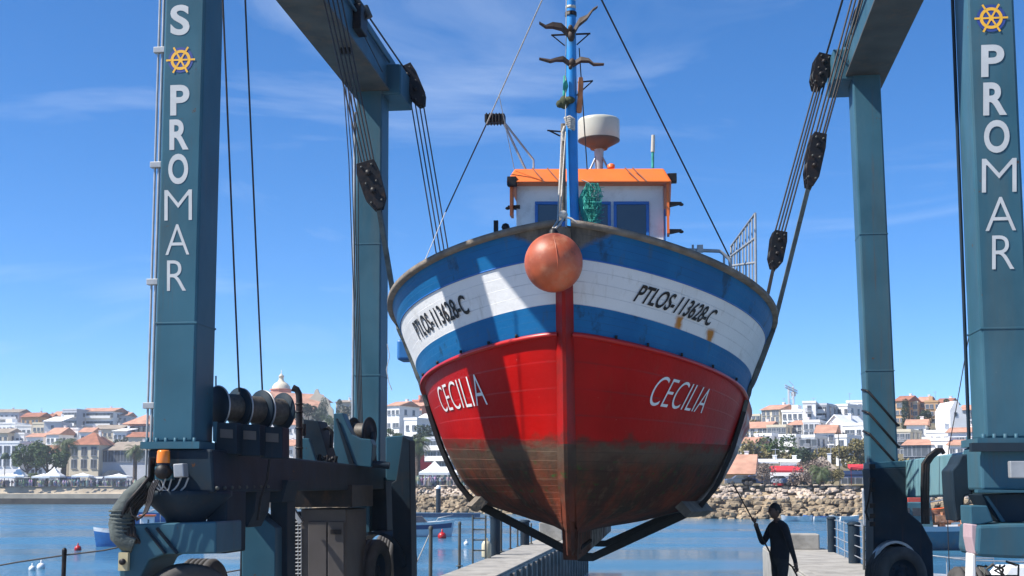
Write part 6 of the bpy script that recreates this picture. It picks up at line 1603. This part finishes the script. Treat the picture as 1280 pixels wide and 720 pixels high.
# small open boats moored at the rocks
for i,(px,lab,m_) in enumerate(((988,'white dinghy nearest the man, moored at the rocks','white'),(1000,'second white dinghy from the man, moored at the rocks','white'),(1018,'white dinghy with a blue cover at the rocks','bluetrim'),(1028,'grey dinghy right of the blue-covered one','hw3'),(1046,'white dinghy behind the dark piles','white'),(1060,'white dinghy left of the right rear hoist leg','white'))):
    Y=157; c=V((px_x(px,Y),Y,WZ)); t=thing('dinghy',lab,'dinghy',c,'dinghies moored at the rocks'); W=small_hull(c,2.6,1.2,.6,R((200,-20,170,10,-170,15)[i]),[M['white'],M[m_]],t)
    q=MB(); q.box(W(-1.35,0,.6),V((.16,0,0)),V((0,.16,0)),Z*.32); q.build('outboard_motor',M['black'],t,bevel=.03)
    q=MB(); q.box(W(0,0,.5),V((.12,0,0)),V((0,.5,0)),Z*.03); q.box(W(-.7,0,.5),V((.12,0,0)),V((0,.5,0)),Z*.03); q.build('bench',M['bluetrim'] if i%2 else M['orange'],t)
# trawler seen between the right legs
Yb=G(1185,690,WZ).y+3; c=V((P(1185,690,Yb).x,Yb,WZ)); t=thing('moored_trawler','blue-grey fishing boat loaded with orange gear between the right hoist legs','boat',c)
W=small_hull(c,9.5,3.0,1.5,R(4),[mat('grey_blue_hull',(.04,.13,.19),.5,0,.15,1,dirt=(.2,.15,.1),dirtamt=.5),M['hw3']],t)
q=MB(); q.hex([W(-3.4,-.9,1.2),W(-1.2,-.9,1.2),W(-1.2,.9,1.2),W(-3.4,.9,1.2),W(-3.3,-.85,3.0),W(-1.35,-.85,3.0),W(-1.35,.85,3.0),W(-3.3,.85,3.0)]); cb_=q.build('wheelhouse',mat('green_grey_cabin',(.05,.13,.15),.6,0,.2,1),t,bevel=.05)
q=MB()
for x in (-3.0,-2.3,-1.6): q.box(W(x,-.9,2.4),V((.25,0,0)),V((0,.05,0)),Z*.25)
q.build('cabin_window',M['glass'],cb_)
random.seed(12); q=MB()
for k in range(26): q.box(W(random.uniform(-.8,2.6),random.uniform(-.8,.8),1.35+random.uniform(0,1.0)),V((random.uniform(.12,.35),.05,0)),V((0,.2,0)),Z*random.uniform(.08,.22))
for k in range(12): q.ball(W(random.uniform(-.5,2.8),random.uniform(-.8,.2),1.9+random.uniform(0,.6)),.16,8)
q.build('fishing_gear',mat('orange_brown_gear',(.48,.20,.09),.8,0,.8,2.5,dirt=(.5,.45,.4),dirtamt=1,dscale=2.2),t)
q=MB(); q.tube([W(-1.1,0,1.2),W(-1.1,0,4.2)],.06,6); q.tube([W(-1.1,0,3.0),W(2.6,0,3.6)],.05,6); q.tube([W(3.4,-.6,1.5),W(3.4,-.6,2.4),W(3.4,.6,2.4),W(3.4,.6,1.5)],.04,6); q.build('boom',M['galv'],t)
Yb=140; c=V((px_x(1148,Yb),Yb,WZ)); t=thing('orange_boat','orange workboat moored in front of the rocks, seen under the right side beam','boat',c); W=small_hull(c,7.0,2.4,1.6,R(3),[M['orange'],M['orange']],t)
q=MB(); q.hex([W(-1.6,-.8,1.4),W(.8,-.8,1.4),W(.8,.8,1.4),W(-1.6,.8,1.4),W(-1.4,-.7,2.9),W(.4,-.7,2.9),W(.4,.7,2.9),W(-1.4,.7,2.9)]); q.build('cabin',mat('red_cabin',(.5,.06,.03),.5),t,bevel=.05)
q=MB(); q.box(W(-.5,-.8,2.2),V((.7,0,0)),V((0,.06,0)),Z*.25); q.build('cabin_window',M['glass'],t)
# white boat behind right bogie
Yb=40; c=V((P(1262,735,Yb).x,Yb,WZ)); t=thing('white_sailing_boat','white boat bow with steel rails just behind the right hoist wheels','boat',c); W=small_hull(c,6.5,2.2,1.2,R(185),[M['white'],M['white']],t)
q=MB()
for s in (-1,1): q.tube([W(3.1,.05*s,1.4),W(3.2,.1*s,2.0),W(1.6,.75*s,1.8),W(0,1.0*s,1.75)],.022,6); q.tube([W(1.6,.75*s,1.3),W(1.6,.75*s,1.8)],.018,5); q.tube([W(0,1.0*s,1.2),W(0,1.0*s,1.75)],.018,5)
q.build('bow_rail',M['galv'],t)
q=MB(); q.hex([W(.6,-.6,1.1),W(.6,.6,1.1),W(-2,.7,1.1),W(-2,-.7,1.1),W(.2,-.5,1.6),W(.2,.5,1.6),W(-2,.6,1.6),W(-2,-.6,1.6)]); q.build('cabin',M['white'],t,bevel=.05)
# ------------------------------------------------------------------ quay and pier furniture
def post(px,py0,py1,r,label,m='tealdark',Y=None,grp=None,name='post',cat='post',cap=None):
    Y=Y or G(px,py1).y; a=P(px,py1,Y); b_=P(px,py0,Y); q=MB(); q.tube([V((b_.x,Y,min(a.z,0)-.3)),b_],r,10); 
    q.lathe([(r*1.15,-.02),(r*1.15,.03),(r*.7,.06),(0,.07)],b_,n=10)
    if r<.1: q.lathe([(0,0),(r*2.4,0),(r*2.4,.02),(r,.03)],V((b_.x,Y,max(0,a.z))),n=10)
    return tag(q.build(name,M[m]),label,cat,grp)
post(80.5,690,760,.035,'dark steel post on the quay edge at the left, carrying a rope','black',Y=21.0,grp='quay posts')
post(302.5,668,760,.02,'thin dark post just left of the light blue hoist plate','black',Y=21.0,grp='quay posts')
q=MB(); q.tube([P(-40,714,21),P(20,703,21),P(80.5,694,21)],.014,6); q.tube([P(80.5,694,21),P(130,688,21),P(185,676,21),P(235,665,21)],.014,6); tag(q.build('rope',M['cable']),'long dark rope strung through the post on the quay edge at the left','rope')
q=MB(); q.tube([P(258,718,21),P(280,716,21),P(302,712,21)],.012,6); tag(q.build('rope',M['cable']),'short low rope left of the light blue hoist plate','rope')
post(538.5,661,722,.045,'tall thin post nearest the left hoist on the left pier','under',grp='posts of the left pier')
post(574.5,655,708,.04,'second thin post from the hoist on the left pier','under',grp='posts of the left pier')
post(626,648,690,.05,'thin post just right of the first dark pile on the left pier','under',grp='posts of the left pier')
post(638,658,686,.03,'reddish thin post between the dark piles of the left pier','brown',grp='posts of the left pier')
post(647,656,683,.03,'thin post left of the second dark pile of the left pier','under',grp='posts of the left pier')
post(664,656,680,.03,'thin post right of the second dark pile of the left pier','under',grp='posts of the left pier')
post(619,646,693,.16,'thick dark pile beside the pale gas bottle on the left pier','tealdark',grp='piles',name='pile',cat='pile')
post(656,652,681,.17,'thick dark pile half hidden by the sling on the left pier','tealdark',grp='piles',name='pile',cat='pile')
q=MB(); Yl_=G(597,698).y
for x in (591,607): q.tube([P(x,644,Yl_),P(x,760,Yl_)],.03,6)
for y in (648,662,675,688): q.tube([P(591,y,Yl_),P(607,y,Yl_)],.02,5)
tag(q.build('ladder',M['under']),'steel ladder on the left pier behind the pale gas bottle','ladder')
Yg_=G(608,697).y; gb=G(608,697); q=MB(); q.lathe([(0,0),(.13,0),(.14,.04),(.14,.38),(.10,.46),(.04,.5),(.04,.56),(0,.56)],gb,n=16); o=q.build('gas_bottle',mat('cream_bottle',(.5,.44,.3),.5,0,.1,5)); tag(o,'pale cream bottle standing at the foot of the dark pile on the left pier','gas bottle')
q=MB(); q.tube([P(538.5,664,G(538,721).y),P(527,690,G(538,721).y),P(520,705,G(538,721).y)],.012,5); tag(q.build('rope',M['rope']),'pale rope sloping down from the tall thin post on the left pier','rope')
c=G(690,676); q=MB(); q.box(c+Z*.35,U*.45,Vv*.5,Z*.35); tag(q.build('concrete_block',M['concrete'],bevel=.04),'pale concrete block on the far end of the left pier','block','end blocks of the piers')
c=G(999,686); q=MB(); q.box(c+Z*.24,U*.62,Vv*.5,Z*.26); tag(q.build('concrete_block',M['concrete'],bevel=.04),'pale concrete block on the far end of the right pier behind the man','block','end blocks of the piers')
# planks and fenders on the side of the left pier
q=MB()
for k in range(24):
    v=15+k*1.3; q.box(LF(pl[0]+.05,v,-.9),U*.05,Vv*.12,Z*.85)
tag(q.build('fender_planks',mat('grey_fender_timber',(.20,.18,.16),.9,0,.3,2)),'row of grey upright timbers along the slip side of the left pier','fender',kind='stuff')
# right pier railing: piles, thin posts and wires
post(1039,648,690,.13,'thick dark pile farther from the right hoist leg on the right pier','tealdark',grp='piles',name='pile',cat='pile')
post(1067,655,704,.16,'thick dark pile nearer the right hoist leg on the right pier','tealdark',grp='piles',name='pile',cat='pile')
q=MB(); pts=[(1034,646,686),(1047,649,692),(1055,651,697),(1061,653,700),(1078,655,710),(1092,660,716)]
for x,y0,y1 in pts: g=G(x,y1); q.tube([P(x,y0,g.y),V((P(x,y0,g.y).x,g.y,-.6))],.02,6)
for f in (.05,.30,.55,.8):
    q.tube([P(x,y0+(y1-y0)*f,G(x,y1).y) for x,y0,y1 in pts],.014,5)
tag(q.build('railing',M['galv']),'thin wire railing along the right pier between the dark piles','railing')
g=G(1079,710); post(1079,614,712,.03,'tall thin pole on the right pier beside the hoist leg','galv',Y=g.y,name='pole',cat='pole')
q=MB(); Yl_=G(1088,712).y
for x in (1080,1096): q.tube([P(x,657,Yl_),P(x,760,Yl_)],.03,6)
for y in (658,665,677,688,700,708): q.tube([P(x-16,y,Yl_),P(x,y,Yl_)],.018,5)
tag(q.build('ladder',M['under']),'steel ladder on the right pier beside the right rear wheel','ladder')
q=MB(); q.tube([P(1211,420,30),P(1204,460,30),P(1197,500,30)],.012,5); q.tube([P(1197,500,30),P(1186,560,30),P(1183,610,30),V((P(1183,610,30).x,30,0))],.012,5); tag(q.build('wire',M['cable']),'thin dark wire hanging down beside the right front hoist leg','wire')
q=MB(); random.seed(4); q.tube([P(484,430,24),P(487,445,24),P(483,462,24),P(486,478,24),P(490,488,24)],.008,5); tag(q.build('rope',M['rope']),'loose thin rope end dangling left of the hull','rope')
print('objects',len(bpy.data.objects))

# ------------------------------------------------------------------ thin sea haze
q=MB(); q.bx(-460,460,-30,900,-5,75); hz=q.build('haze',bpy.data.materials.new('haze_air'),loc=(0,0,-5)); hm=hz.data.materials[0]
nt9,N9,L9=nodes(hm); 
for n_ in list(N9): 
    if n_.type=='BSDF_PRINCIPLED': N9.remove(n_)
pv=N9.new('ShaderNodeVolumePrincipled'); pv.inputs['Color'].default_value=(.80,.88,1,1); pv.inputs['Density'].default_value=.0003; pv.inputs['Anisotropy'].default_value=.2
L9.new(pv.outputs[0],N9['Material Output'].inputs['Volume']); tag(hz,'thin pale haze lying over the harbour and town','haze',kind='stuff')
sc.cycles.volume_bounces=0
